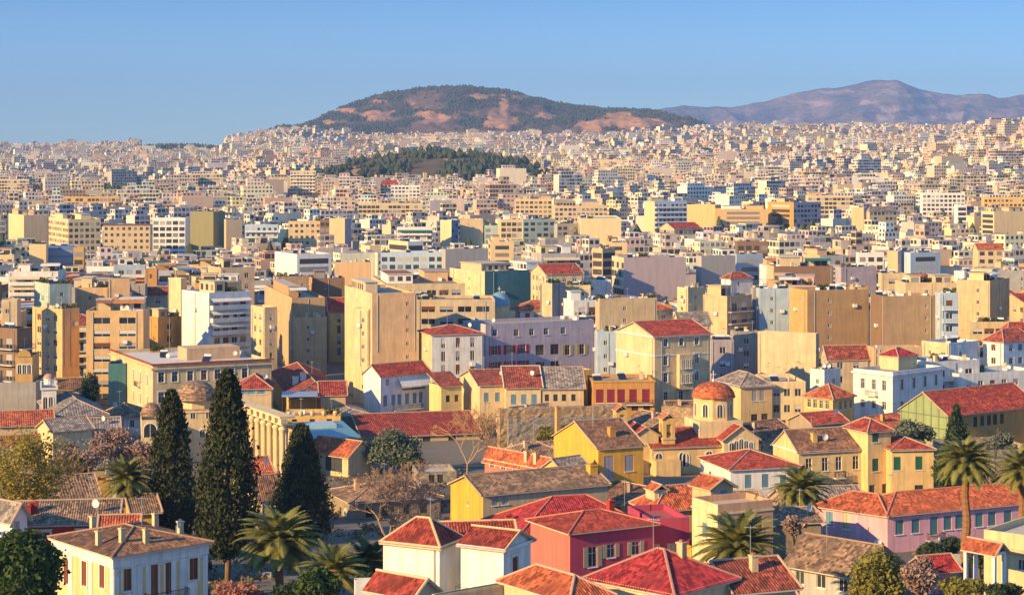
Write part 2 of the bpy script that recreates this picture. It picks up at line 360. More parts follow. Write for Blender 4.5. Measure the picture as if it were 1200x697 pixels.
class Bld:
    """a building whose nearest corner stands at photo column xc; its right-hand wall runs to column xr and its left-hand wall to column xl"""
    def __init__(s, name, label, cat, xl, xc, xr, ye, Y=None, h=None, th=25, b=None, a=None, group=None, sink=.4):
        if Y is None: Y = solve_depth(xc, ye, h)
        s.Y = Y; s.th = R(th); Cx = (xc - CX) * Y / F; c, sn = math.cos(s.th), math.sin(s.th)
        m = (xr - CX) / F; s.a = a or min(90, max(2.0, (m * Y - Cx) / (c - m * sn)))
        m = (xl - CX) / F; d = -sn - m * c
        s.b = b or (min(60, max(4.0, (m * Y - Cx) / d)) if abs(d) > .02 else 12)
        s.base = min(ground(Cx, Y), ground(Cx + s.a * c, Y + s.a * sn)) - sink; s.h = -(ye - HY) * Y / F - s.base; s.Cx = Cx
        s.root = empty(name, (Cx, Y, s.base), s.th); tag(s.root, label, cat, group); s.ops = {k: [] for k in 'FLRB'}; s.wins = []
        s.px = ((xl + xr) / 2, ye); FOOT.append((*s.center(), .5 * math.hypot(s.a, s.b), xl, xr, ye, Y))
    def join(s, other):
        """make another block's walls, roof and windows parts of this building"""
        d = other.th - s.th; q = Matrix.Rotation(-s.th, 3, 'Z')
        for ch in list(other.root.children):
            p = q @ (other.root.location + Matrix.Rotation(other.th, 3, 'Z') @ ch.location - s.root.location); ch.parent = s.root; ch.location = p; ch.rotation_euler[2] += d
        bpy.data.objects.remove(other.root); other.root = s.root
    def center(s):
        c, sn = math.cos(s.th), math.sin(s.th); return (s.Cx + s.a / 2 * c - s.b / 2 * sn, s.Y + s.a / 2 * sn + s.b / 2 * c)
    def loc(s, face, px, py):
        """photo point on a wall -> (distance along that wall, height)"""
        c, sn = math.cos(s.th), math.sin(s.th); m = (px - CX) / F
        if face == 'F': t = (m * s.Y - s.Cx) / (c - m * sn); Yt = s.Y + t * sn; return t, -(py - HY) * Yt / F - s.base
        t = (m * s.Y - s.Cx) / (-sn - m * c); Yt = s.Y + t * c; return s.b - t, -(py - HY) * Yt / F - s.base
    def win(s, face, pxs, yt, yb, w, style='sash', col='white'):
        z1 = z0 = None
        for px in (pxs if isinstance(pxs, (list, tuple)) else [pxs]):
            if z1 is None: t, z1 = s.loc(face, px, yt); _, z0 = s.loc(face, px, yb)
            else: t, _ = s.loc(face, px, yt)
            s.winat(face, t, z0, w, z1 - z0, style, col)
    def winat(s, face, t, z0, w, h, style='sash', col='white', name='window'):
        L = s.a if face in 'FB' else s.b; t = min(max(t, w / 2 + .25), L - w / 2 - .25)
        if L < w + .6 or h <= .2: return
        z0 = max(z0, .1); h = min(h, s.h - .15 - z0)
        if h <= .3: return
        if any(t + w / 2 > o[0] and t - w / 2 < o[1] and z0 + h > o[2] and z0 < o[3] for o in s.ops[face]): return
        if style != 'arch': s.ops[face].append((t - w / 2, t + w / 2, z0, z0 + h))
        s.wins.append((face, t, z0, w, h, style, col, name))
    def grid(s, face, zs, n, w, h, style='one', col=None, m=1.0, skip=()):
        L = s.a if face in 'FB' else s.b; L2 = L - 2 * m
        for r, z in enumerate(zs):
            for i in range(n):
                if (r, i) not in skip: s.winat(face, m + L2 * (i + .5) / n, z, w, h, style, col if col != 'mix' else random.choice([None, None, 'white', 'brown', 'grey']))
    def walls(s, col, gab=(), rise=0, wm=None, flat=False, cols=None, z1=None, faces='FLRB'):
        m = wm or wallmat(col); mb = MB(); h = z1 or s.h; ms = [m]; idx = {}
        for f, c in (cols or {}).items(): idx[f] = len(ms); ms.append(wallmat(c) if isinstance(c, str) else c)
        for f in faces: add_wall(mb, xf(f, s.a, s.b), s.a if f in 'FB' else s.b, 0, h, s.ops[f], mat=idx.get(f, 0))
        for f, L in gab:
            T = xf(f, s.a, s.b); mb.poly([T(0, 0, h), T(L, 0, h), T(L / 2, 0, h + rise - .12)], idx.get(f, 0))
        if flat:
            t, a, b = .25, s.a, s.b; zr = h - .7
            for p in ([(0, 0), (a, 0), (a - t, t), (t, t)], [(a, 0), (a, b), (a - t, b - t), (a - t, t)], [(a, b), (0, b), (t, b - t), (a - t, b - t)], [(0, b), (0, 0), (t, t), (t, b - t)]):
                mb.poly([(x, y, h) for x, y in p]); (xa, ya), (xb, yb) = p[2], p[3]; mb.poly([(xa, ya, zr), (xb, yb, zr), (xb, yb, h), (xa, ya, h)])
        mb.build('wall', ms, s.root)
        for face, t, z0, w, hh, style, c, name in s.wins:
            x, y, z = xf(face, s.a, s.b)(t, 0, z0); rz = {'F': 0, 'L': -math.pi / 2, 'R': math.pi / 2, 'B': math.pi}[face]
            if style == 'one': place('window', one_mesh_window(w, hh, c), s.root, (x, y, z), rz)
            else:
                fm, subs = win_meshes(w, hh, style, c); o = place(name, fm, s.root, (x, y, z), rz)
                for nm, me, off in subs: place(nm, me, o, off)
        s.wins = []
    def flatroof(s, col=(.36, .31, .25)):
        mb = MB(); z = s.h - .7; t = .25; mb.poly([(t, t, z), (s.a - t, t, z), (s.a - t, s.b - t, z), (t, s.b - t, z)]); mb.build('roof', plain('roof_%d_%d_%d' % tuple(round(c * 20) for c in col), col), s.root)
    def pitched(s, kind, rise, tile, col, o=.45, w=.3, ridge=(.45, .3, .2), **k):
        _, gab = tiled_roof(s.root, s.a, s.b, s.h, kind, rise, tile, o, w, ridge); s.walls(col, gab, rise, **k); s.kind = kind; s.rise = rise; PITCHED.append(s)
    def roofz(s, x, y):
        a, b = s.a, s.b; k = getattr(s, 'kind', None)
        if k == 'gx': return s.h + s.rise * (1 - abs(y - b / 2) / (b / 2))
        if k == 'gy': return s.h + s.rise * (1 - abs(x - a / 2) / (a / 2))
        if k == 'hip': m = min(a, b) / 2; return s.h + s.rise * min(1, min(x, y, a - x, b - y) / m)
        return s.h - .7
    def chimney(s, fx, fy, hh=1.2, w=.6, col='cream'):
        x, y = fx * s.a, fy * s.b; z = s.roofz(x, y) - .4; mb = MB(); mb.box(-w / 2, -w / 2, 0, w / 2, w / 2, hh + .4); mb.box(-w / 2 - .08, -w / 2 - .08, hh + .4, w / 2 + .08, w / 2 + .08, hh + .52)
        mb.box(-w / 4, -w / 4, hh + .52, w / 4, w / 4, hh + .7, 1); mb.build('chimney', [wallmat(col), plain('pot', (.35, .14, .08))], s.root, (x, y, z))
    def cornice(s, col='white', d=.22, hh=.35, z=None, name='cornice'):
        z = z if z is not None else s.h - hh - .02; mb = MB(); a, b = s.a, s.b
        mb.box(-d, -d, z, a + d, -.003, z + hh); mb.box(-d, b + .003, z, a + d, b + d, z + hh); mb.box(-d, -.003, z, -.003, b + .003, z + hh); mb.box(a + .003, -.003, z, a + d, b + .003, z + hh); mb.build(name, wallmat(col), s.root)
    def balcony(s, face, px, y, w=2.4, d=1.0, rail='iron'):
        t, z = s.loc(face, px, y); s.balc(face, t, z, w, d, rail)
    def balc(s, face, t, z, w, d=1.0, rail='iron', col='white', awn=None):
        k = ('balc', round(w, 1), d, rail, col)
        if k not in WIN:
            mb = MB(); mb.box(-w / 2, -d, -.15, w / 2, -.003, 0)
            if rail == 'iron':
                for i in range(int(w / .18) + 1): x = -w / 2 + .03 + i * .18; mb.box(x, -d + .02, 0, x + .03, -d + .05, .95, 1)
                for x in (-w / 2 + .02, w / 2 - .05):
                    for j in range(int(d / .2)): mb.box(x, -d + .1 + j * .2, 0, x + .03, -d + .13 + j * .2, .95, 1)
                mb.box(-w / 2, -d, .95, w / 2, -d + .06, 1.0, 1); mb.box(-w / 2, -d + .06, .95, -w / 2 + .06, -.01, 1.0, 1); mb.box(w / 2 - .06, -d + .06, .95, w / 2, -.01, 1.0, 1)
            else:
                mb.box(-w / 2, -d, 0, w / 2, -d + .12, .95, 2); mb.box(-w / 2, -d + .12, 0, -w / 2 + .12, -.003, .95, 2); mb.box(w / 2 - .12, -d + .12, 0, w / 2, -.003, .95, 2)
            WIN[k] = mb.mesh('balcony', [wallmat('white'), plain('iron', (.03, .03, .035), .5), wallmat(col)])
        x, y, zz = xf(face, s.a, s.b)(t, 0, z); rz = {'F': 0, 'L': -math.pi / 2}[face]; place('balcony', WIN[k], s.root, (x, y, zz), rz)
        if awn:
            k = ('awn', round(w, 1), d, awn)
            if k not in WIN: mb = MB(); mb.poly([(-w / 2, -d - .2, 1.9), (w / 2, -d - .2, 1.9), (w / 2, -.01, 2.55), (-w / 2, -.01, 2.55)]); mb.poly([(-w / 2, -d - .2, 1.65), (w / 2, -d - .2, 1.65), (w / 2, -d - .2, 1.9), (-w / 2, -d - .2, 1.9)]); WIN[k] = mb.mesh('awning', [plain('awning_' + awn, AWN[awn])])
            place('awning', WIN[k], s.root, (x, y, zz), rz)
    def clutter(s, n=4, z=None, rng=random):
        z = s.h - .7 if z is None else z
        for i in range(n):
            k = rng.choice(['water_heater', 'antenna', 'antenna', 'air_conditioner', 'water_heater', 'satellite_dish', 'chimney', 'roof_plants', 'air_conditioner'])
            if s.a < 4 or s.b < 4: return
            place(k, kit(k), s.root, (rng.uniform(1.2, s.a - 1.2), rng.uniform(1.2, s.b - 1.2), z), rng.uniform(-.5, .5) - s.th)
AWN = dict(green=(.03, .16, .11), orange=(.5, .2, .05), cream=(.6, .5, .34), blue=(.1, .2, .34), brown=(.25, .12, .07), white=(.7, .68, .62))
FOOT = []; PITCHED = []
def kit(k):
    if k in WIN: return WIN[k]
    mb = MB(); mt = plain('galvanised', (.5, .5, .5), .4, .5); dk = plain('solar_glass', (.02, .03, .06), .15); wh = plain('white_enamel', (.7, .7, .68), .4)
    if k == 'water_heater':
        mb.poly([(-.9, -.9, .1), (.9, -.9, .1), (.9, .5, 1.2), (-.9, .5, 1.2)], 1); mb.poly([(.9, -.88, .07), (-.9, -.88, .07), (-.9, .52, 1.16), (.9, .52, 1.16)], 0); mb.tube([(-.8, .7, 1.35), (.8, .7, 1.35)], .28, 10, 2)
        for x in (-.8, .8): mb.box(x - .03, .6, 0, x + .03, .8, 1.15, 0)
    elif k == 'antenna':
        mb.tube([(0, 0, 0), (0, 0, 3.2)], .03, 4, 0)
        for i in range(6): mb.tube([(-.5 + .05 * i, -.5 + i * .2, 3.0), (.5 - .05 * i, -.5 + i * .2, 3.0)], .015, 3, 0)
        mb.tube([(0, -.6, 3.0), (0, .6, 3.0)], .02, 3, 0)
    elif k == 'air_conditioner': mb.box(-.5, -.3, .15, .5, .3, .95, 2); mb.box(-.4, -.2, 0, .4, .2, .15, 0); mb.lathe([(.28, .96), (.2, .97), (.02, .97)], 12, 1)
    elif k == 'satellite_dish':
        mb.tube([(0, 0, 0), (0, 0, 1.0)], .04, 5, 0); n = 14; c = Vector((0, -.2, 1.2))
        for j in range(n):
            t0, t1 = 2 * math.pi * j / n, 2 * math.pi * (j + 1) / n; q = lambda t, r, d: (r * math.cos(t), -.2 - d, 1.25 + r * math.sin(t)); mb.poly([q(t0, .5, .15), q(t1, .5, .15), q(t1, .25, .03), q(t0, .25, .03)], 2); mb.poly([q(t0, .25, .03), q(t1, .25, .03), (0, -.2, 1.25)], 2)
        mb.tube([(0, -.2, .8), (0, -.75, 1.25)], .02, 4, 0)
    elif k == 'roof_plants':
        rg = random.Random(3)
        for i in range(260):
            c = Vector((rg.uniform(-1.6, 1.6), rg.uniform(-.5, .5), .5 + rg.random() ** 2 * 1.2)); d = Vector((rg.gauss(0, 1), rg.gauss(0, 1), rg.gauss(0, 1))).normalized() * .26; e = d.orthogonal().normalized() * .16; mb.poly([c - d, c + e, c + d, c - e], 4)
        for i in range(4): mb.box(-1.6 + i * .82, -.25, 0, -.9 + i * .82, .25, .42, 5)
    elif k == 'drainpipe': mb.tube([(0, 0, 0), (0, 0, -13)], .07, 5, 0)
    else: mb.box(-.35, -.35, 0, .35, .35, 1.5, 3); mb.box(-.45, -.45, 1.5, .45, .45, 1.6, 3)
    WIN[k] = mb.mesh(k, [mt, dk, wh, wallmat('cream')] + ([leafmat('terrace_leaf', (.03, .06, .02), (.10, .12, .035), .2), plain('pot', (.35, .14, .08))] if k == 'roof_plants' else [])); return WIN[k]
# ================================================================ ground, hills, mountain, haze
def grid_mesh(pts, nu, nv, name, mat, cols=None, smooth=True):
    f = [(j * nu + i, j * nu + i + 1, (j + 1) * nu + i + 1, (j + 1) * nu + i) for j in range(nv - 1) for i in range(nu - 1)]
    me = bpy.data.meshes.new(name); me.from_pydata(pts, [], f); me.materials.append(mat); me.polygons.foreach_set('use_smooth', [smooth] * len(f))
    if cols is not None:
        ca = me.color_attributes.new('paint', 'FLOAT_COLOR', 'POINT'); ca.data.foreach_set('color', np.array([(*c, 1) for c in cols], dtype=np.float32).ravel())
    o = bpy.data.objects.new(name, me); COL.objects.link(o); return o
def groundmat():
    s = NT('ground'); a = s.noise(.05, 5, s.vec()); b = s.noise(.6, 4, s.vec())
    c = s.mix(s.ramp(a, .4, .6), (.15, .13, .105), (.23, .19, .14)); s.l(s.mix(s.math('MULTIPLY', b, .5), c, (.1, .09, .075)), s.b.inputs['Base Color']); return s.m
ys = [-400, 0, 60, 100, 140, 187, 215, 250, 290, 345, 400, 440, 520, 600, 700, 850, 1000, 1200] + list(range(1400, 7600, 150)) + [8000, 9500, 12000, 16000, 20500]
us = np.linspace(-.75, .75, 61)
pts = []
for Y in ys:
    for u in us: x = u * max(Y, 500) ; pts.append((x, Y, ground(x, Y)))
g = grid_mesh(pts, len(us), len(ys), 'ground', groundmat()); tag(g, kind='structure')

def fbm(x, y, z=0, o=5):
    v = 0; a = .5
    for i in range(o): v += a * mnoise.noise(Vector((x, y, z + i * 7.3))); x *= 2.03; y *= 2.03; a *= .52
    return v
def landmat(name, rough_bump=4.0, sc=.02):
    s = NT(name); at_ = s.n('ShaderNodeVertexColor', layer_name='paint'); a = s.noise(sc, 6, s.vec())
    s.l(s.mix(1.0, at_.outputs[0], s.mix(a, (.35, .35, .35), (1.65, 1.65, 1.65)), 'MULTIPLY'), s.b.inputs['Base Color']); s.bump(s.noise(sc * 1.5, 6, s.vec()), rough_bump, .9); s.b.inputs['Specular IOR Level'].default_value = .05; return s.m
ROCKS = [(757, 144, 34, 13), (705, 146, 24, 8), (585, 140, 26, 14), (590, 122, 8, 10), (500, 137, 26, 7), (437, 135, 20, 7), (440, 119, 14, 3), (395, 129, 22, 4), (372, 144, 12, 3), (560, 112, 18, 4), (610, 114, 12, 3), (740, 135, 26, 4), (645, 136, 16, 5), (480, 122, 8, 3)]
HSIL = ([285, 300, 320, 345, 370, 385, 400, 415, 430, 445, 460, 480, 500, 520, 545, 565, 590, 610, 620, 640, 660, 680, 700, 720, 740, 760, 775, 790, 805, 818, 830, 850, 880], [170, 165, 160, 151, 143, 135, 127, 121, 115.5, 111, 107.5, 104.5, 102.5, 102, 100.5, 103, 106, 109, 112, 116, 121, 123, 125, 127, 128, 129, 131, 136, 144, 150, 155, 160, 168])
def hill(name, sil, Y0, Yr, Y1, nu, nv, forest, scrub, rock, rocks, ns, amp, mat, pw=.85):
    pxs = np.linspace(sil[0][0], sil[0][-1], nu); pts = []; cols = []; info = []
    for j in range(nv):
        t = j / (nv - 1); back = t > .72; tt = t / .72 if not back else 1 - (t - .72) / .28
        Yc = Y0 + (Yr - Y0) * t / .72 if not back else Yr + (Y1 - Yr) * (t - .72) / .28
        for px in pxs:
            x = (px - CX) * Yr / F; yr = float(np.interp(px, *sil)); zr = -(yr - HY) * Yr / F; zb = ground(x, Yc) - 6
            prof = tt ** pw; n = fbm(x / ns, Yc / ns, 3); env = math.sin(math.pi * min(1, tt)) ** .7
            gul = abs(fbm(x / (ns * .55), Yc / (ns * 2.2), 9, 4)) * 1.6 - .35
            z = zb + (zr - zb) * prof + amp * env * (n * 1.2 - gul) + (amp * .12 * fbm(x / (ns * .12), 0, 5, 3) if tt > .93 else 0)
            px_ = CX + F * x / Yc; py_ = HY - z * F / Yc; r = 0
            for (rx, ry, rw, rh) in rocks: r = max(r, 1.25 - math.hypot((px_ - rx) / rw, (py_ - ry) / rh) + 1.5 * fbm(x / 60, z / 26, 2, 5))
            k = fbm(x / (ns * .35), Yc / (ns * .35), 21, 4) + .12
            rk = min(1, max(0, r * 2.6 - .55)); sk = min(1, max(0, k * 4 - .1))
            c = [forest[i] * (1 - sk) + scrub[i] * sk for i in range(3)]; c = [c[i] * (1 - rk) + rock[i] * rk for i in range(3)]
            pts.append((x * (Yc / Yr) ** .6, Yc, z)); cols.append(c); info.append((tt, max(rk, sk * .75)))
    o = grid_mesh(pts, nu, nv, name, mat, cols); tag(o, kind='structure'); return pts, info
hp, hinfo = hill('hill', HSIL, 4850, 5600, 6500, 260, 90, (.030, .042, .034), (.15, .10, .07), (.46, .24, .115), ROCKS, 420, 44, landmat('hill_land', 8, .03))
SSIL = ([355, 372, 385, 400, 415, 432, 450, 470, 490, 510, 530, 550, 570, 590, 610, 628, 645, 665], [216, 206, 199, 193, 189, 186, 183, 179, 177, 178, 179, 181, 184, 187, 191, 197, 206, 216])
sp_, sinfo = hill('wooded_hill', SSIL, 1960, 2150, 2420, 120, 50, (.035, .045, .025), (.13, .10, .06), (.45, .27, .14), [(417, 199, 12, 6), (530, 187, 12, 3), (400, 204, 14, 4)], 160, 5, landmat('small_hill_land', 2, .04))
MSIL = ([740, 765, 780, 800, 815, 830, 850, 870, 885, 900, 915, 930, 945, 960, 980, 1000, 1012, 1022, 1030, 1040, 1050, 1060, 1080, 1100, 1120, 1140, 1150, 1165, 1180, 1200, 1230, 1260, 1300], [136, 130, 127, 124, 125, 127.5, 126, 124, 120, 118, 113, 110, 107, 104, 103, 100, 96, 94, 93.5, 93.5, 96, 100, 105, 109, 112, 110.5, 111, 115, 114, 114, 116, 119, 122])
MROCK = [(1040, 120, 18, 3), (1075, 128, 20, 5), (1105, 125, 18, 4), (1125, 118, 14, 3), (1110, 140, 20, 5), (1150, 135, 16, 8), (1060, 108, 16, 3), (945, 140, 14, 3), (900, 112, 30, 3), (1150, 113, 12, 3), (990, 108, 25, 3), (1090, 112, 12, 3), (1070, 138, 12, 5), (965, 122, 20, 4)]
hill('mountain', MSIL, 11800, 14000, 16500, 380, 120, (.12, .095, .085), (.25, .165, .13), (.36, .25, .20), MROCK, 1300, 150, landmat('mountain_land', 60, .006), .75)

# the air: one even box of haze round everything
mb = MB(); mb.box(-9000, -450, -130, 9000, 17500, 720); hz = NT('haze'); hz.t.nodes.remove(hz.b)
pv = hz.n('ShaderNodeVolumePrincipled'); pv.inputs['Color'].default_value = (.33, .54, 1.0, 1); pv.inputs['Density'].default_value = 7.5e-5; pv.inputs['Anisotropy'].default_value = 0.0
hz.l(pv.outputs[0], hz.out.inputs['Volume'])
tag(mb.build('haze', hz.m), kind='stuff')

# ---------------------------------------------------------------- woods on the hills: too many trees to count
def tuft(v, f, x, y, z, r, h, n=5):
    i = len(v); a0 = random.random() * 6.28
    v.append((x, y, z + h))
    for k in range(n): a = a0 + 6.283 * k / n; q = r * random.uniform(.75, 1.2); v.append((x + q * math.cos(a), y + q * math.sin(a), z + h * random.uniform(.3, .55)))
    for k in range(n): a = a0 + 6.283 * (k + .5) / n; v.append((x + r * .7 * math.cos(a), y + r * .7 * math.sin(a), z - .5))
    for k in range(n):
        k2 = (k + 1) % n; f.append((i, i + 1 + k, i + 1 + k2)); f.append((i + 1 + k, i + 1 + n + k, i + 1 + k2)); f.append((i + 1 + k2, i + 1 + n + k, i + 1 + n + k2))
def wood(name, pts, info, num, r0, r1, mat, tmin=.02, keep=None):
    v, f = [], []; n = 0; N = len(pts); tries = 0
    while n < num and tries < num * 20:
        tries += 1; k = random.randrange(N); t, rk = info[k]
        if t < tmin or (random.random() < rk * 1.3) or (keep and not keep(pts[k])): continue
        x, y, z = pts[k]; r = random.uniform(r0, r1); tuft(v, f, x + random.uniform(-9, 9) * (r1 / 4), y + random.uniform(-8, 8) * (r1 / 4), z - 1, r, r * random.uniform(1.5, 2.6)); n += 1
    me = bpy.data.meshes.new(name); me.from_pydata(v, [], f); me.materials.append(mat); o = bpy.data.objects.new(name, me); COL.objects.link(o); tag(o, kind='stuff')
wood('hillside_pine_forest', hp, hinfo, 17000, 1.6, 3.6, leafmat('far_pine', (.028, .042, .026), (.05, .06, .035), .05))
wood('wooded_hill_forest', sp_, sinfo, 1500, 2.6, 4.6, leafmat('mid_pine', (.022, .038, .018), (.05, .062, .03), .1), .0)
# the dark wood on the skyline at the left and scattered greenery between the far houses
v, f = [], []
for i in range(420):
    px = random.uniform(160, 262); Y = 4300 + random.uniform(-60, 60); x = (px - CX) * Y / F; z0 = ground(x, Y); zt = -(float(np.interp(px, [160, 180, 230, 262], [170, 167.5, 167.5, 170])) + random.uniform(-1, 2.5) - HY) * Y / F
    tuft(v, f, x, Y, z0 - 1, random.uniform(4, 7), max(5, zt - z0))
for i in range(4200):
    Y = 900 * (5200 / 900) ** random.random(); px = random.uniform(-60, 1260); x = (px - CX) * Y / F; r = random.uniform(2, 4.5) * (1 if mnoise.noise(Vector((px / 60, Y / 300, 2))) > 0 else .5); tuft(v, f, x, Y, ground(x, Y), r, r * random.uniform(2.4, 4.2), 6)
for i in range(500):   # belts of trees along the ruins at the left and on the right-hand slope
    px, Y = (random.uniform(-30, 215), random.uniform(1980, 2090)) if i < 340 else (random.gauss(1155, 14), random.uniform(1400, 1700))
    x = (px - CX) * Y / F; r = random.uniform(3, 6); tuft(v, f, x, Y, ground(x, Y), r, r * random.uniform(2.6, 3.6), 6)
me = bpy.data.meshes.new('scattered_greenery'); me.from_pydata(v, [], f); me.materials.append(leafmat('far_green', (.03, .045, .022), (.05, .065, .03), .1)); o = bpy.data.objects.new('scattered_greenery', me); COL.objects.link(o); tag(o, kind='stuff')

# ---------------------------------------------------------------- one mass of far houses (several thousand, a few pixels each)
def facade_box(mb, T, a, b, h, col, roofcol, n_uv, z0=0, style=None, floor=3.05, bay=2.6, blank=(0, 0)):
    rb = random.randrange(1500) * 64
    for f, L in (('F', a), ('L', b), ('R', b), ('B', a)):
        q = xf(f, a, b); P = [T(*q(0, 0, z0)), T(*q(L, 0, z0)), T(*q(L, 0, z0 + h)), T(*q(0, 0, z0 + h))]
        nb = max(1, round(L / bay)); nf = max(1, round(h / floor)); bl = (f == 'F' and blank[0]) or (f == 'L' and blank[1])
        mb.poly(P, 0, [(rb + 5, 1), (rb + 5 + nb, 1), (rb + 5 + nb, 1 + nf), (rb + 5, 1 + nf)] if not bl else [(rb, -3)] * 4, col)
    mb.poly([T(0, 0, z0 + h), T(a, 0, z0 + h), T(a, b, z0 + h), T(0, b, z0 + h)], 0, [(rb, -3)] * 4, roofcol)
FARC = [(.82, .74, .58), (.82, .77, .66), (.82, .68, .44), (.82, .72, .52), (.80, .60, .34), (.74, .55, .42), (.70, .60, .46), (.74, .68, .58), (.62, .48, .33), (.76, .72, .66), (.58, .42, .30), (.66, .52, .42), (.55, .48, .42), (.70, .55, .36), (.50, .46, .44), (.66, .58, .50), (.60, .40, .28)]
ROOFC = [(.40, .36, .31), (.48, .42, .35), (.34, .32, .30), (.30, .13, .08), (.55, .50, .44)]
def T_at(x, Y, z, th):
    c, s = math.cos(th), math.sin(th); return lambda a, b, h: (x + a * c - b * s, Y + a * s + b * c, z + h)
def blocked(px, Y):
    if 372 < px < 640 and 1900 < Y < 2480: return True
    if Y > 4780 and 392 < px < 815: return True
    if Y > 4250 and 158 < px < 264: return True
    if 1730 < Y < 2100 and px < 215: return True
    return False
FAR0 = 830
def far_city(FAR0=FAR0):
    mb = MB(); Y = 470; n = 0
    while Y < 5250:
        step = 16.5 + max(0, Y - FAR0) * .0022; half = (.33 if Y < 2000 else .29) * Y; x = -half + random.uniform(0, 15)
        while x < half:
            wd = random.uniform(9, 19) if Y < 2000 else random.uniform(8, 16); yy = Y + random.uniform(-6, 6); px = CX + F * x / yy; x0 = x; x += wd + random.uniform(0.3, 5)
            if Y < FAR0 and -75 < px < 1275: continue
            if blocked(px, yy) or random.random() < .05: continue
            if any(abs(x0 + wd / 2 - q[0]) < q[2] + 7 and abs(yy - q[1]) < q[2] + 7 for q in FOOT if abs(q[1] - yy) < 60): continue
            bn = mnoise.noise(Vector((x0 / 260, yy / 320, 4))); th = R(22 + 40 * bn + random.uniform(-4, 4)); z = ground(x0, yy) - 2
            big = random.random() < .05 and Y > 1300; wd = wd * 1.9 if big else wd; x = x + wd * .47 if big else x
            h = random.choice([6, 9, 12, 12, 15, 15, 18, 21]) + (9 if big else 0)
            h = h * (1.05 if Y < 2500 else .95) + 2; 
            if px > 1090 and 2100 < Y < 2900: h += 5
            topy = HY - (z + h) * F / yy
            if not clear_view(px - wd * F / yy * .3, px + wd * F / yy, topy - 2, yy): h = 7
            if yy < 1500 and not clear_view(px - wd * F / yy * .3, px + wd * F / yy, HY - (z + h) * F / yy - 2, yy): continue
            dp = random.uniform(9, 14); c = random.choice(FARC); k = random.uniform(.8, 1.12); c = tuple(min(.82, q * k) for q in c); rc = random.choice(ROOFC)
            T = T_at(x0, yy, z, th); facade_box(mb, T, wd, dp, h, c, rc, n, blank=(random.random() < .25, random.random() < .4), bay=random.uniform(2.2, 3.4)); n += 1
            if random.random() < .8:
                a2, b2 = wd * random.uniform(.25, .75), dp * random.uniform(.3, .7); ox, oy = random.uniform(0, wd - a2), random.uniform(0, dp - b2); T2 = (lambda T, ox, oy, h: (lambda a, b, z: T(a + ox, b + oy, z + h)))(T, ox, oy, h)
                facade_box(mb, T2, a2, b2, random.choice([2.6, 3, 3, 5.8]), tuple(min(.82, q * random.uniform(.85, 1.15)) for q in c), rc, n)
            if Y < 2600:
                for _ in range(2):
                    ox, oy = random.uniform(0, wd - 3), random.uniform(0, dp - 3); T2 = (lambda T, ox, oy, h: (lambda a, b, z: T(a + ox, b + oy, z + h)))(T, ox, oy, h)
                    facade_box(mb, T2, random.uniform(1, 3), random.uniform(1, 3), random.uniform(1, 2.4), random.choice(FARC), rc, n, blank=(1, 1))
        Y += step
    o = mb.build('distant_houses', facade_mat()); tag(o, kind='stuff'); print('far houses', n)
TRACED = []
def clear_view(x0, x1, topy, Y):
    """would a house whose top stands at photo row topy leave what is traced behind it in view?"""
    for (a, b, yb, YT) in TRACED:
        if YT > Y - 1 and x0 < b and x1 > a and topy < yb: return False
    return True
# ================================================================ the blocks of the middle distance, each one a thing
def L_(c): return {'cream': 'cream', 'white': 'white', 'ochre': 'ochre', 'peach': 'peach', 'tan': 'tan', 'grey': 'grey', 'pink': 'pinkish', 'yellow': 'yellow', 'mint': 'mint green', 'pale_blue': 'pale blue', 'brown': 'brown', 'mauve': 'mauve', 'concrete': 'bare concrete', 'olive': 'olive', 'orange': 'orange', 'beige': 'beige', 'blue': 'blue', 'teal': 'teal', 'lilac': 'lilac', 'brick': 'brick brown', 'honey': 'honey-coloured'}.get(c, c.replace('_', ' '))
NBLOCK = [0]
def block(label, xl, xc, xr, yt, h, yb, col, sF='win', sL='win', Y=None, th=None, b=None, pent=None, left=None, awn=None, group=None, roof=None, name='apartment_building', bay=3.0, rail='solid', fl=3.05, clut=None, balcol='white', cat='building', extra=None):
    """one traced block: sF and sL say what its right-hand and left-hand walls carry (win, ribbon, blank, balc, few)"""
    if Y is None: Y = solve_depth(xc, yt, h)
    al = (xc - CX) / F
    if th is None:
        wl, wr = max(0.01, xc - xl), max(1, xr - xc); th = math.degrees(math.atan2(wl, wr) - al) if wl > 1 else math.degrees(-al) + random.choice([-3, 2, 5])
        th = min(68, max(-8, th))
    B = Bld(name, label, cat, xl, xc, xr, yt, Y, h, th, b if b else (14 if xc - xl <= 1 else None), group=group); NBLOCK[0] += 1
    TRACED.append((min(xl, xc), xr, yb, B.Y))
    if extra: extra(B)
    fill_block(B, col, sF, sL, pent, left, awn, roof, bay, rail, fl, clut, balcol); return B
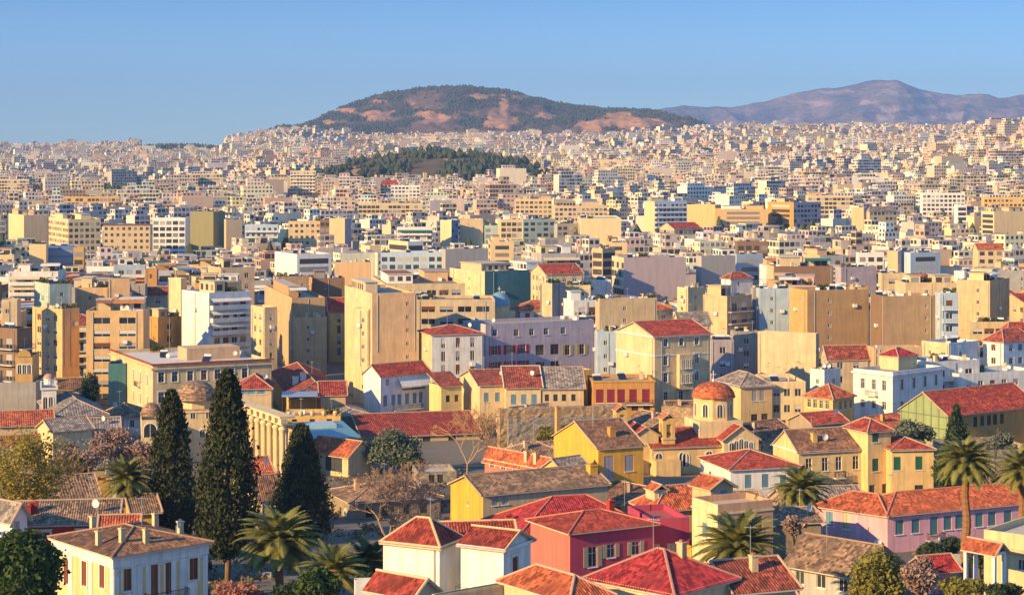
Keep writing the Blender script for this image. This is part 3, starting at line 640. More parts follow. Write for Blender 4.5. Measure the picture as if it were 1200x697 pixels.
def fill_block(B, col, sF, sL, pent=None, left=None, awn=None, roof=None, bay=3.0, rail='solid', fl=3.05, clut=None, balcol='white'):
    near = B.Y < 640; nf = max(1, int((B.h - 1.0) / fl)); top = B.h - 1.0 if roof is None else B.h - .2
    zs = [top - fl * (i + 1) + .9 for i in range(nf)]; zs = [z for z in zs if z > .2]
    pent = (random.random() < .8) if pent is None else pent
    if near:
        for face, st in (('F', sF), ('L', sL)):
            L = B.a if face == 'F' else B.b; n = max(1, int((L - 1) / bay)); u = zs[:7]
            if st == 'win': B.grid(face, u, n, min(1.35, (L - 2) / n * .5), 1.45, 'one', 'mix')
            elif st == 'tall': B.grid(face, [z - .7 for z in u], n, 1.0, 2.2, 'one', 'mix')
            elif st == 'ribbon': B.grid(face, u, n, min(bay * .86, (L - 2) / n * .9), 1.4, 'one', 'mix', m=.7)
            elif st in ('blank',) and random.random() < .55 and L > 7:
                t = L * random.choice([.2, .3, .7, .8])
                for z in u: B.winat(face, t, z + .2, .7, .9, 'one', None)
            elif st == 'few': B.winat(face, L * random.uniform(.35, .65), zs[0], .8, 1.0, 'one', None); [B.winat(face, B.wins[-1][1], z, .8, 1.0, 'one', None) for z in u[1:]] if B.wins else 0
            elif st == 'balc':
                B.grid(face, [z - .85 for z in u], n, min(1.9, (L - 2) / n * .65), 2.15, 'one', 'mix')
                for z in u: B.balc(face, L / 2, z - .9, L - .8, 1.25, rail, balcol, awn if random.random() < .6 else None)
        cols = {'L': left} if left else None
        if B.h > 12:
            for face in 'FL':
                L = B.a if face == 'F' else B.b
                for _ in range(random.randint(1, 2)):
                    x, y, _z = xf(face, B.a, B.b)(L * random.choice([.04, .12, .5, .88, .96]), -.1, 0); place('drainpipe', kit('drainpipe'), B.root, (x, y, B.h - .4))
                if random.random() < .6:
                    t = L * random.uniform(.15, .85); x, y, _z = xf(face, B.a, B.b)(t, -.32, 0); place('air_conditioner', kit('air_conditioner'), B.root, (x, y, B.h - random.uniform(4, 9)), 0 if face == 'F' else -math.pi / 2)
        if roof: B.pitched(roof[0], roof[1], roof[2], col, w=.45, cols=cols, o=roof[3] if len(roof) > 3 else .35)
        else: B.walls(col, flat=True, cols=cols); B.flatroof(random.choice([(.35, .3, .25), (.42, .38, .33), (.3, .2, .15), (.5, .46, .4)]))
    else:
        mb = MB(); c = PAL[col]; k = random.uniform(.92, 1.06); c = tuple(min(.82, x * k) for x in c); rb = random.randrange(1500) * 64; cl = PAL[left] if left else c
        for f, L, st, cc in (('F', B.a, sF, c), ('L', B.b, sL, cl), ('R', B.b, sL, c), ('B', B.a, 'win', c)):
            q = xf(f, B.a, B.b); nb = max(1, round(L / bay)); ztop = top - .15; H0 = nf * fl; z0 = ztop - H0
            for (za, zb, uvok) in ((-.2, z0, False), (z0, ztop, st != 'blank'), (ztop, B.h, False)):
                if zb - za < .02: continue
                u0 = rb + (40 if st == 'few' else 5); nn = 1 if st == 'few' else nb
                mb.poly([q(0, 0, za), q(L, 0, za), q(L, 0, zb), q(0, 0, zb)], 0, [(u0, 1), (u0 + nn, 1), (u0 + nn, 1 + nf), (u0, 1 + nf)] if uvok else [(rb, -3)] * 4, cc)
        t, a, b, zr, h = .25, B.a, B.b, B.h - .7, B.h
        if not roof:
            for p in ([(0, 0), (a, 0), (a - t, t), (t, t)], [(a, 0), (a, b), (a - t, b - t), (a - t, t)], [(a, b), (0, b), (t, b - t), (a - t, b - t)], [(0, b), (0, 0), (t, t), (t, b - t)]):
                mb.poly([(x, y, h) for x, y in p], col=c); (xa, ya), (xb, yb) = p[2], p[3]; mb.poly([(xa, ya, zr), (xb, yb, zr), (xb, yb, h), (xa, ya, h)], col=c)
        else:
            _, gab = tiled_roof(B.root, a, b, h, roof[0], roof[1], roof[2], .3, .6, caps=False)
            for f, L in gab: T = xf(f, a, b); mb.poly([T(0, 0, h), T(L, 0, h), T(L / 2, 0, h + roof[1] - .12)], 0, [(rb, -3)] * 3, c)
        mb.build('wall', facade_mat(), B.root)
        if not roof: B.flatroof(random.choice([(.35, .3, .25), (.42, .38, .33), (.3, .2, .15), (.5, .46, .4)]))
        for face, st in (('F', sF), ('L', sL)):
            if st == 'balc':
                L = a if face == 'F' else b
                for z in zs[:6]: B.balc(face, L / 2, z - .95, round(L - .8), 1.3, 'solid', balcol, awn if random.random() < .6 else None)
    if not roof:
        for rep in range((2 if B.a > 11 else 1) if (pent and B.a > 6 and B.b > 6) else 0):
            a2, b2 = B.a * random.uniform(.2, .42), B.b * random.uniform(.3, .6); ox, oy = (random.uniform(.5, B.a * .5 - a2) if B.a * .5 - a2 > .5 else .5) if rep == 0 else random.uniform(B.a * .52, B.a - a2 - .5), random.uniform(.4, .9) * (B.b - b2 - .4); hh = random.choice([2.5, 2.7, 3.0]); mb = MB()
            cc = PAL[random.choice([col, col, 'cream', 'white', 'peach', 'beige'])]; rc = random.choice(ROOFC)
            facade_box(mb, lambda x, y, z: (x, y, z), a2, b2, hh, cc, rc, 0, bay=2.2, blank=(random.random() < .4, random.random() < .5))
            e = .3; z = hh + .003; lo = [(-e, -e), (a2 + e, -e), (a2 + e, b2 + e), (-e, b2 + e)]
            mb.poly([(x, y, z + .18) for x, y in lo], 0, [(5, -3)] * 4, rc)
            for (p, q) in zip(lo, lo[1:] + lo[:1]): mb.poly([(*p, z), (*q, z), (*q, z + .18), (*p, z + .18)], 0, [(5, -3)] * 4, cc)
            mb.build('penthouse', facade_mat(), B.root, (ox, oy, B.h - .7))
            if random.random() < .35 and B.Y < 900:
                mb = MB(); L = min(B.a - 1, a2 + 2); mb.poly([(0, -2.2, 2.3), (L, -2.2, 2.3), (L, 0, 2.75), (0, 0, 2.75)]); mb.poly([(0, -2.2, 2.1), (L, -2.2, 2.1), (L, -2.2, 2.3), (0, -2.2, 2.3)]); k = random.choice(list(AWN)); mb.build('awning', plain('awning_' + k, AWN[k]), B.root, (max(0, min(ox, B.a - L)), oy - .02, B.h - .7))
        B.clutter(clut if clut is not None else (random.randint(6, 12) if near else random.randint(4, 8)))
def steps(x): return x
# ================================================================ traced blocks (photo columns of the two wall ends and the corner, row of the roof edge, height in metres)
k = block
def lilac_windows(B):
    B.win('F', [605, 623, 640, 660], 386, 394, 1.3, 'sash'); B.win('F', [580, 597, 613], 405, 416, 1.5, 'open', 'red'); B.win('F', [580, 597, 613], 424, 434, 1.5, 'open', 'red')
    B.win('F', [632.5, 650], 404, 416, 2.3, 'dark'); B.win('F', [632.5, 650], 424, 434, 2.3, 'dark'); B.win('F', [665, 682], 404, 416, 1.4, 'open', 'yellow'); B.win('F', [580], 386, 394, 1.3, 'sash')
def corner_windows(B):
    B.win('F', [780, 798.5, 816.5], 397, 406, 1.05, 'trim'); B.win('F', [780, 816.5], 417, 428, 1.05, 'trim'); B.win('F', [780, 816.5], 437, 448, 1.05, 'trim'); B.win('F', [780, 798], 459, 470, 1.05, 'trim')
    mb = MB(); t0, z0 = B.loc('F', 793, 456); t1, z1 = B.loc('F', 809, 414); mb.box(t0, -1.1, z0, t1, -.003, z1); bay = mb.build('bay_window', wallmat('cream'), B.root); fm, subs = win_meshes(.6, 1.9, 'sash', 'white')
    for zz in (.18, .6):
        for q in (.2, .5, .8): o = place('window', fm, bay, (t0 + (t1 - t0) * q, -1.28, z0 + (z1 - z0) * zz)); [place(n, me, o, off) for n, me, off in subs]
    B.cornice('white', .3, .35); B.cornice('white', .1, .22, z=B.h - 4.3, name='string_course'); B.chimney(.1, .5, 1.3, .8, 'peach')
# --- the row behind the old town
HW = k('seven-storey ochre office building of two wings with rows of square and wide windows', 38, 73, 93, 362, 21.5, 440, 'honey', 'blank', 'win', left='honey', bay=2.7, th=52, fl=2.9)
HW2 = k('x', 98, 101, 168, 364, 21.5, 430, 'honey', 'ribbon', 'blank', th=4, bay=4.4, fl=2.9, b=12)
k('white tower with closed vertical shafts beside balconies under a red pergola', 213, 245, 294, 343, 24, 400, 'white', 'balc', 'blank', th=38, bay=2.6, awn='white')
k('narrow blank cream tower rising left of the white balcony tower', 197, 212, 217, 326, 26, 370, 'cream', 'blank', 'blank', th=50, pent=False)
k('white block with wide glazed bays left of the tan windowless block', 294, 310, 325, 360, 21, 405, 'cream', 'win', 'win', th=30)
TB = k('tan block with a bare side wall and one column of openings, stepping down', 310, 342, 381, 349, 25, 430, 'tan', 'blank', 'few', th=15, left='peach', Y=505)
TB2 = k('x', 342, 345, 383, 372, 20, 440, 'peach', 'few', 'blank', th=12, b=12, pent=False, Y=500)
k('greenish cream house with red tiled roof squeezed between two tan blocks', 383, 385, 425, 365, 17, 440, 'green_cream', 'tall', 'blank', th=8, roof=('gx', 3.4, 'red'), Y=530, b=12)
TT = k('tall windowless tan block above the white house, with one column of little windows', 404, 436, 488, 344, 25.5, 450, 'peach', 'blank', 'few', th=17, left='cream', clut=6)
TT2 = k('x', 414, 432, 441, 362, 21, 455, 'cream', 'blank', 'few', th=50, pent=False, Y=438, clut=1)
k('long beige office block with ribbon windows under a terrace of white arches', 485, 488, 580, 351, 21, 378, 'beige', 'ribbon', 'blank', th=3, b=14, pent=False, bay=4)
k('white building with three red-framed top-floor openings and a low red roof', 488, 506, 567, 392, 14, 440, 'white', 'tall', 'blank', th=18, roof=('hip', 1.6, 'red'), left='cream', bay=3.4, Y=432, b=11, name='townhouse')  # left wall turned cream to paint in its sunlight
k('long lilac-grey building with red shutters and square black windows', 567, 569, 696, 380, 17.5, 437, 'lilac', 'none', 'blank', th=28, b=12, clut=5, extra=lilac_windows)
k('pale blue shaded block between the lilac building and the cream corner house', 697, 700, 726, 388, 17, 440, 'pale_blue', 'few', 'blank', th=5, pent=False)
k('cream four-storey corner house with a red tiled roof and bay windows', 722, 767, 832, 394, 18.5, 470, 'cream', 'none', 'blank', th=28, roof=('gx', 2.5, 'red', .5), name='townhouse', extra=corner_windows)
k('pinkish three-storey block with open loggias right of the cream corner house', 832, 834, 860, 398, 15, 436, 'mauve', 'win', 'blank', th=6)
k('brown grey block with dark windows beside the peach balcony building', 858, 860, 889, 388, 19, 440, 'concrete', 'win', 'blank', th=4, Y=470)
k('large blank whitewashed wall building left of the brick-brown blocks', 888, 956, 960, 391, 15, 434, 'beige', 'blank', 'blank', th=62, pent=False, clut=2)
k('brick-brown windowless block with scaffolding along its left edge', 925, 946, 1018, 340, 24, 400, 'brick', 'few', 'blank', th=14, pent=False, left='ochre')
k('taller brick-brown block with a flat blank gable right of the scaffolded block', 978, 981, 1018, 336, 26, 395, 'brick', 'blank', 'blank', th=2, pent=False, Y=505)
k('square bare tan block with its left wall painted dark as shade', 1020, 1037, 1098, 347, 23, 395, 'tan', 'blank', 'blank', th=12, left='brown', pent=False)  # brown left wall paints in the dark side shading
k('block with turquoise balconies right of the square bare tan block', 1100, 1102, 1123, 343, 24, 395, 'pale_blue', 'balc', 'blank', th=5, balcol='pale_blue')
k('broad tan block with a tall slit of openings near its lit edge', 1121, 1160, 1183, 329, 24.5, 385, 'tan', 'blank', 'few', th=56, left='peach')
k('cream pavilion with a long strip of dark windows at the foot of the tan block', 1133, 1136, 1196, 377, 14, 398, 'cream', 'ribbon', 'blank', th=2, pent=False)
k('white-blue house with two small blue windows left of the scaffolded brick block', 886, 890, 925, 338, 23, 385, 'pale_blue', 'few', 'blank', th=4)
k('peach plastered cube with rooftop plants above the white corner mansion', 1016, 1024, 1081, 407, 14.5, 432, 'peach', 'few', 'blank', th=8, pent=False, clut=1)
k('white house with arched openings behind the blue-white stacked terraces', 1080, 1112, 1148, 402, 14, 420, 'white', 'few', 'blank', th=38, left='cream')
k('white house with a hipped red roof beyond the stacked terraces', 1152, 1176, 1215, 400, 14, 428, 'white', 'win', 'win', th=35, roof=('hip', 2.4, 'dark'))
k('small cream villa with a red roof above the arched white house', 1172, 1180, 1212, 388, 13, 397, 'cream', 'win', 'win', th=20, roof=('hip', 2, 'red'))
ST = k('blue-white house of stacked terraces with a balcony', 1088, 1090, 1148, 424, 13, 446, 'white', 'balc', 'blank', th=24, pent=False, b=10)
ST2 = k('x', 1120, 1124, 1215, 438, 10.5, 462, 'white', 'win', 'blank', th=24, b=10, pent=False)
k('dark red-roofed house in front of the brick-brown blocks', 962, 970, 1018, 420, 12, 440, 'beige', 'win', 'blank', th=10, roof=('gx', 2.6, 'dark'))
k('small white hut-like flat with a red canopy before the blank whitewashed wall', 950, 966, 985, 433, 11, 446, 'white', 'few', 'few', th=40)
# --- second row
k('beige block with a flat top left of the ochre office wings', 0, 2, 20, 351, 24, 395, 'beige', 'few', 'blank', th=2)
k('brown tenement with iron balconies at the left border, in shade', -10, 20, 38, 385, 20, 440, 'brown', 'balc', 'balc', th=58, rail='iron', fl=3.4)
k('mint green gabled block rising above the ochre office block', 40, 58, 84, 333, 25, 358, 'mint', 'few', 'blank', th=30)
k('low peach attic block right of the mint green gable', 85, 88, 126, 337, 23, 360, 'peach', 'few', 'blank', th=3, b=11)
k('tall blank peach block standing over the ochre office block', 122, 128, 152, 326, 25.5, 358, 'peach', 'blank', 'blank', th=10)
k('grey block with blue glazing right of the tall blank peach block', 153, 155, 170, 333, 23, 370, 'concrete', 'ribbon', 'blank', th=2)
k('brown-roofed flat building between the grey block and the cream tower', 170, 173, 197, 345, 20, 366, 'beige', 'win', 'blank', th=5, roof=('gx', 2, 'dark'))
k('orange brick and white flats left of the white balcony tower', 171, 185, 212, 372, 17, 402, 'orange', 'win', 'blank', th=35)
k('white and green terraced flats with deep balconies, widest on the left', 6, 10, 68, 318, 23, 345, 'white', 'balc', 'blank', th=3, b=13, awn='cream')
k('white block with one cream blank wall before a blue shaded wall', 32, 34, 54, 286, 23, 312, 'cream', 'blank', 'blank', th=2, pent=False)
k('blue shaded block with dark rooftop glazing', 52, 54, 86, 288, 22, 318, 'blue', 'few', 'blank', th=8, pent=False)
k('ochre little block with stacked balconies in the gap by the blue wall', 84, 86, 98, 290, 22, 318, 'ochre', 'win', 'blank', th=3)
k('small orange-plastered annex below the brown-banded offices', 167, 170, 184, 315, 21, 328, 'orange', 'win', 'blank', th=4)
k('cream block with a sun-toned cream left wall and shade-toned grey-beige right wall', 10, 28, 56, 252, 24, 284, 'beige', 'blank', 'blank', th=28, left='cream')  # sunlight and shade are put into the two wall colours
k('cream block with a deep orange side and grid of square windows', 57, 80, 118, 257, 25, 298, 'cream', 'win', 'win', th=26)
k('office block with a wide brown top band above tall columns', 119, 121, 176, 264, 23, 296, 'beige', 'tall', 'blank', th=1, roof=('sx', .4, 'dark', .6))
k('white office block with a grid of blue windows', 177, 179, 217, 255, 26, 297, 'white', 'ribbon', 'blank', th=2)
k('olive-green blank tower with a blue shaded flank', 223, 250, 264, 248, 27, 298, 'olive', 'blank', 'blank', th=62, pent=False)
k('grey-beige blank block right of the olive tower', 263, 265, 284, 257, 23, 283, 'beige', 'blank', 'blank', th=24, pent=False)
k('wide cream block with long balconies right of the grey-beige blank one', 284, 287, 326, 263, 21, 282, 'pale_blue', 'balc', 'blank', th=4, awn='green')
k('cream modern block topped by a glazed penthouse', 335, 338, 376, 259, 22, 288, 'cream', 'ribbon', 'blank', th=3)
k('slender brown block between a cream and a peach block', 373, 375, 387, 257, 23, 288, 'brown', 'win', 'blank', th=4, pent=False)
k('peach tower with a right wall painted mauve for shade', 386, 404, 412, 256, 25, 288, 'mauve', 'blank', 'blank', th=58, left='peach', pent=False)  # mauve right wall carries shade in its paint, peach left wall sunlight
k('white balconied block with dark green awnings', 463, 465, 507, 266, 21, 281, 'white', 'balc', 'blank', th=2, awn='green')
k('cream stub with a blue glass flank', 516, 529, 537, 258, 24, 288, 'blue', 'ribbon', 'blank', th=52, left='cream', pent=False)
k('square beige blank-walled block in the middle distance', 537, 539, 566, 257, 24, 284, 'beige', 'blank', 'blank', th=1, pent=False)
k('greenish glazed block right of the beige blank-walled one', 566, 568, 584, 264, 21, 282, 'mint', 'ribbon', 'blank', th=3)
k('cream flats with a stair tower, right of the greenish glazed block', 583, 587, 612, 257, 22, 280, 'cream', 'win', 'blank', th=4)
k('white rooftop flat with two dark windows on a cream block', 455, 478, 496, 283, 22, 296, 'white', 'few', 'few', th=30, left='cream', pent=False)
k('pale block with a row of blue windows under the white rooftop flat', 444, 446, 520, 296, 19.5, 312, 'pale_blue', 'ribbon', 'blank', th=3, pent=False)
k('pair of grey blank walls of one block in the middle', 519, 522, 572, 292, 21, 312, 'grey', 'blank', 'blank', th=24, pent=False)
k('cream block with a green awning on its lit wall', 572, 575, 602, 283, 22, 315, 'cream', 'few', 'few', th=3)
k('large white house with a square glass bay on its roof', 322, 348, 388, 298, 21, 322, 'white', 'few', 'blank', th=26)
k('white parapet block with a long peach wall below it', 390, 392, 434, 307, 19, 332, 'peach', 'blank', 'blank', th=3, pent=False)
k('tan windowless block with roof antennas left of a brown one', 322, 325, 362, 324, 22, 352, 'tan', 'blank', 'blank', th=18, clut=8)
k('brown plastered block with sunlight painted orange on its left wall, behind the red-roofed house', 363, 366, 404, 326, 21, 355, 'brown', 'few', 'blank', th=10, left='orange')  # orange left wall is a sunlit patch put into the colour
k('cream block with a plant-filled roof terrace above the ribbon-window offices', 435, 452, 545, 333, 22.5, 352, 'cream', 'ribbon', 'blank', th=10, clut=8)
k('block behind dark blue building netting with a white top storey', 527, 568, 652, 318, 22, 350, 'teal', 'blank', 'few', th=30, left='cream')
k('red-roofed cream house beside the dark netted block', 622, 640, 683, 321, 22, 345, 'cream', 'win', 'win', th=20, roof=('gx', 2.6, 'red'))
k('bare concrete block with a left wall painted lighter as sunlit', 633, 647, 663, 332, 21.5, 378, 'concrete', 'blank', 'blank', th=42, pent=False, left='beige')  # beige on the left wall stands for sunlight on the same concrete
k('cream blank wall block adjoining the bare concrete block', 661, 663, 692, 334, 20.5, 368, 'cream', 'blank', 'blank', th=3, pent=False)
k('white stepped apartment house with black rail terraces', 660, 672, 704, 352, 19, 386, 'white', 'balc', 'few', th=16, rail='iron', balcol='white')
k('beige flats under a roof terrace full of plants and awnings', 700, 703, 770, 350, 20.5, 378, 'beige', 'few', 'blank', th=14, clut=9)
k('huge blank mauve-beige wall with one small window near its top', 717, 731, 804, 302, 22.5, 342, 'mauve', 'blank', 'win', th=14, pent=False, left='cream')  # mauve paints shade on the beige front, cream paints sunlight on the left
k('peach lit block with small windows left of the huge blank wall', 694, 706, 721, 291, 23.5, 330, 'peach', 'few', 'few', th=40)
k('low white house on a roof in front of the huge blank wall', 668, 671, 716, 328, 19.5, 338, 'white', 'few', 'blank', th=5, pent=False)
k('cream block with a wooden pergola on the roof', 794, 806, 826, 337, 22, 372, 'cream', 'few', 'few', th=40)
k('peach-pink block with railed balconies facing right', 824, 852, 881, 347, 21.5, 395, 'peach', 'balc', 'blank', th=42, rail='iron')
k('brown and grey shaded flats right of the railed balconies', 880, 883, 903, 338, 22.5, 388, 'concrete', 'win', 'blank', th=4)
k('grey shed-roofed loft before the peach-pink block', 788, 797, 833, 379, 17, 392, 'cream', 'few', 'blank', th=14, roof=('gx', 2.4, 'grey'))
k('grey blank wall block left of a pale blue wall', 818, 822, 862, 300, 22, 326, 'grey', 'blank', 'blank', th=24, pent=False)
k('pale blue block with slit windows near the middle right', 861, 863, 894, 298, 22, 330, 'pale_blue', 'few', 'blank', th=25, pent=False)
k('dark glazed block with red-brown top right of the grey blank wall', 861, 864, 900, 283, 23, 296, 'brown', 'ribbon', 'blank', th=4)
k('white cottage-like flat with a red roof on the skyline of the middle right', 845, 856, 882, 326, 20, 345, 'white', 'few', 'blank', th=30, roof=('hip', 1.6, 'dark'))
k('orange stepped warehouse block lit by the sun', 803, 838, 845, 240, 22, 262, 'honey', 'blank', 'blank', th=60, pent=False)
k('long orange block with a recessed top, right of the stepped warehouse', 838, 842, 900, 245, 21, 268, 'honey', 'few', 'blank', th=0, left='ochre')
k('red-roofed low hall in front of the orange warehouse', 773, 790, 822, 268, 19, 275, 'beige', 'win', 'win', th=30, roof=('gx', 3, 'red'))
k('blue-white tower with ribbon balconies, its shade painted blue', 755, 767, 805, 236, 27, 270, 'pale_blue', 'balc', 'blank', th=26, left='cream')  # pale blue front holds the shade in its colour, cream side the sunlight
k('cream blank stepped wall in the middle right distance', 677, 681, 728, 256, 23.5, 280, 'cream', 'blank', 'blank', th=0, pent=False)
k('teal-grey classical building with two rows of windows', 610, 613, 651, 257, 22, 282, 'mint', 'win', 'blank', th=24, bay=4)
k('mauve grey hall with a row of tall windows right of the teal-grey building', 650, 653, 678, 262, 20, 280, 'grey', 'tall', 'blank', th=24)
k('long cream ministry-like building with small windows', 600, 604, 647, 233, 24, 250, 'cream', 'win', 'blank', th=1)
k('cream hall with a large round arched roof light', 647, 650, 712, 241, 21, 256, 'beige', 'ribbon', 'blank', th=2)
k('orange-lit block with shade painted mauve on its right wall', 900, 930, 962, 237, 25, 268, 'mauve', 'win', 'few', th=36, left='orange')  # orange sunlight and mauve shade are painted into the two walls
k('long cream flats with dark ribbon balconies on the far right', 944, 947, 1000, 229, 24, 248, 'cream', 'ribbon', 'blank', th=2)
k('peach block left of the dark mansard building', 998, 1012, 1020, 243, 24, 266, 'mauve', 'blank', 'blank', th=50, left='peach', pent=False)  # right wall is a mauve, shaded version of the peach left wall
k('building with a dark mansard top and a row of arched windows', 1016, 1019, 1051, 247, 22, 268, 'beige', 'tall', 'blank', th=25, roof=('hip', 2.5, 'grey'))
k('white slab with a grid of dark windows on the far right', 1078, 1081, 1131, 226, 26, 250, 'white', 'ribbon', 'blank', th=2)
k('yellow ribbon-window block at the right border', 1150, 1153, 1212, 231, 24, 246, 'yellow', 'ribbon', 'blank', th=2)
k('pale cream block with three square holes in its flank', 1150, 1165, 1205, 248, 24, 278, 'cream', 'blank', 'few', th=20)
k('narrow white tower left of the pale cream block', 1118, 1122, 1133, 240, 24, 266, 'white', 'few', 'blank', th=6, pent=False)
k('white two-storey flat with a red window and garden terrace', 1003, 1006, 1036, 296, 21, 316, 'white', 'win', 'blank', th=2, pent=False)
k('wide mauve-grey wall with a dark centre joint', 983, 986, 1027, 313, 22, 336, 'mauve', 'blank', 'blank', th=20, pent=False)
k('peach cube with shade painted on its right in the right middle distance', 1040, 1052, 1066, 294, 22, 312, 'mauve', 'blank', 'blank', th=45, left='peach', pent=False)  # mauve shade tone painted on the right wall of the peach cube
k('pale blue cube with a water tank right of the peach cube', 1064, 1067, 1102, 296, 21.5, 320, 'pale_blue', 'few', 'blank', th=24, pent=False)
k('cream block topped by two tall chimneys above the square bare tan block', 1030, 1033, 1060, 320, 22.5, 336, 'cream', 'ribbon', 'blank', th=3)
k('long cream parapet block with an orange stripe', 1058, 1061, 1122, 331, 21, 342, 'cream', 'few', 'blank', th=3, b=12)
k('grey house with two magenta door panels', 1164, 1167, 1215, 317, 22, 333, 'grey', 'few', 'blank', th=3)
k('white block with greenery on top right of the cream parapet block', 1118, 1130, 1162, 318, 22, 328, 'white', 'few', 'few', th=30)
k('red-roofed white cottage in the right middle distance', 1140, 1146, 1176, 292, 21, 300, 'cream', 'win', 'blank', th=5, roof=('gx', 2.2, 'terracotta'))
k('cream wall with a red-orange box-shaped rooftop room', 706, 709, 735, 284, 22, 292, 'cream', 'few', 'blank', th=3)
k('broad cream hotel-like terraces below the wooded hill', 455, 458, 492, 217, 22, 228, 'white', 'win', 'blank', th=2, Y=1650)
k('cream mansion with a red hip roof below the wooded hill', 443, 446, 467, 216, 17, 224, 'cream', 'win', 'blank', th=2, roof=('hip', 4, 'red'), Y=1750)
k('round-cornered cream apartment tower with stacked balconies by the wooded hill', 336, 340, 370, 200, 27, 228, 'cream', 'balc', 'blank', th=2, Y=1700)
k('long cream arcaded hall with a flat roof in the far middle', 417, 420, 495, 238, 20, 252, 'cream', 'tall', 'blank', th=1, pent=False)
k('cream stoa-like long building with rows of arched openings on the far left', 70, 74, 140, 230, 17, 240, 'ochre', 'tall', 'blank', th=1, Y=1400)
k('white terrace of flats at the far left border, with even rows of windows', -6, -2, 34, 210, 23, 222, 'cream', 'win', 'blank', th=1, Y=1850)

HW.join(HW2); TB.join(TB2); TT.join(TT2); ST.join(ST2)

def blue_dome():
    Y = 545; m = Y / F; x = (585 - CX) * m; zb = at(585, 359, Y).z; zt = at(585, 343, Y).z; r = 12.5 * m; zg = ground(x, Y); o = empty('church', (x, Y, zg)); tag(o, 'church with a blue-grey dome between the ribbon-window offices and the netted block', 'church'); H = zb - zg
    mb = MB(); mb.box(-r - 1.5, -r - 1.5, 0, r + 1.5, r + 1.5, H - 1.5); mb.build('wall', wallmat('cream'), o); mb = MB(); mb.lathe([(r, H - 1.6), (r, H), (r + .2, H + .05), (r + .2, H + .3)], 12); mb.build('drum', wallmat('cream'), o)
    mb = MB(); hh = zt - zb; mb.lathe([((r + .15) * math.cos(t), H + .25 + hh * math.sin(t)) for t in [math.pi / 2 * i / 9 for i in range(10)]], 24); mb.build('dome', plain('lead_blue', (.16, .30, .40), .5), o, smooth=True)
    mb = MB(); mb.box(-.06, -.06, H + hh, .06, .06, H + hh + 1.8); mb.box(-.45, -.05, H + hh + 1.1, .45, .05, H + hh + 1.22); mb.build('cross', plain('stone_white', (.7, .66, .58)), o); FOOT.append((x, Y, r + 2, 572, 598, 343, Y)); TRACED.append((572, 598, 357, Y))
blue_dome()

# small buildings along the crest and flank of the far hill
def crest(label, px, py, wpx, hpx, col, Y=5560):
    m = Y / F; x, z = (px - CX) * m, -(py - HY) * m; a, h = wpx * m, hpx * m; o = empty('hilltop_building', (x, Y, z - h)); tag(o, label, 'building', 'buildings on the far hill'); mb = MB(); facade_box(mb, lambda x, y, z: (x, y, z), a, 14, h * 2, PAL[col], (.5, .45, .38), 0, z0=-h); mb.build('wall', facade_mat(), o); mb = MB(); mb.box(-1, -1, h + .01, a + 1, 15, h + 1); mb.build('roof', plain('roof_pale', (.5, .44, .36)), o)
crest('long pale building on the left shoulder of the far hill', 409, 123, 16, 2.2, 'cream', 5500)
crest('square tower-like building on the crest of the far hill', 546, 101, 5, 5, 'concrete', 5600)
crest('pale terrace wall low on the left flank of the far hill', 366, 146, 18, 3.2, 'peach', 5350)
crest('small white chapel on the upper left crest of the far hill', 500, 104, 4, 2.4, 'white', 5600)
# ================================================================ the old town: every house by itself
def house(name, label, cat, xl, xc, xr, ye, Y=None, h=None, th=25, b=None, a=None, vis=None, group=None):
    B = Bld(name, label, cat, xl, xc, xr, ye, Y, h, th, b, a, group); TRACED.append((min(xl, xc), max(xr, xc), vis or ye + 60, B.Y)); return B
# the white and yellow neoclassical house at the lower left
B = house('neoclassical_house', 'white and yellow neoclassical house with brown shutters and a brown hipped tile roof', 'house', 62, 133, 243, 650, Y=187, th=41, vis=700)
for px in (78, 99, 120): B.win('L', px, 655 - (px - 78) * -.10, 684 + (px - 78) * .12, 1.0, 'trimshut', 'brown')
B.win('F', [149, 227], 666, 692, 1.0, 'trimshut', 'brown'); B.win('F', [180, 199], 661, 699, 1.05, 'trimshut', 'brown')
B.balcony('F', 193, 702, 4.6, 1.0, 'iron')
B.pitched('hip', 1.3, 'brown', 'white', o=.5, w=.26, ridge=(.33, .2, .13), cols={'L': 'pale_yellow'})
for t in (.08, .315, .495, .675, .92):
    mb = MB(); mb.box(B.a * t - .3, -.04, .5, B.a * t + .3, -.002, B.h - 1.6); mb.build('panel', wallmat('pale_yellow'), B.root)
mb = MB(); a, b, h = B.a, B.b, B.h
for f, L, xs in (('F', a, (0, .27, .36, .63, .72, 1)), ('L', b, (0, .31, .64, 1))):
    T = xf(f, a, b)
    for t in xs:
        x0 = min(max(0, t * L - .28), L - .56); q = [T(x0, -.09, 0), T(x0 + .56, -.001, h - 1.35)]
        mb.box(min(q[0][0], q[1][0]), min(q[0][1], q[1][1]), 0, max(q[0][0], q[1][0]), max(q[0][1], q[1][1]), h - 1.35)
mb.build('pilaster_band', wallmat('white'), B.root)
mb = MB(); d = .12; z0, z1 = h - 1.3, h - .42
for (x0, y0, x1, y1) in ((-d, -d, a + d, -.002), (-d, b + .002, a + d, b + d), (-d, -.002, -.002, b + .002), (a + .002, -.002, a + d, b + .002)): mb.box(x0, y0, z0, x1, y1, z1)
mb.build('frieze', wallmat('white'), B.root); B.cornice('white', .32, .3, z=h - .4)
for fx, fy in ((.08, .36), (.22, .2), (.42, .12), (.86, .22), (.95, .75), (.3, .8)): B.chimney(fx, fy, 1.3, .5, 'cream')
A1 = B
house_y = house('rooftop_annex', 'little yellow annex with a brown pitched roof behind the neoclassical house roof', 'house', 118, 119, 160, 621, Y=201, th=8, b=5); house_y.pitched('gx', 1.1, 'terracotta', 'strong_yellow', w=.28)

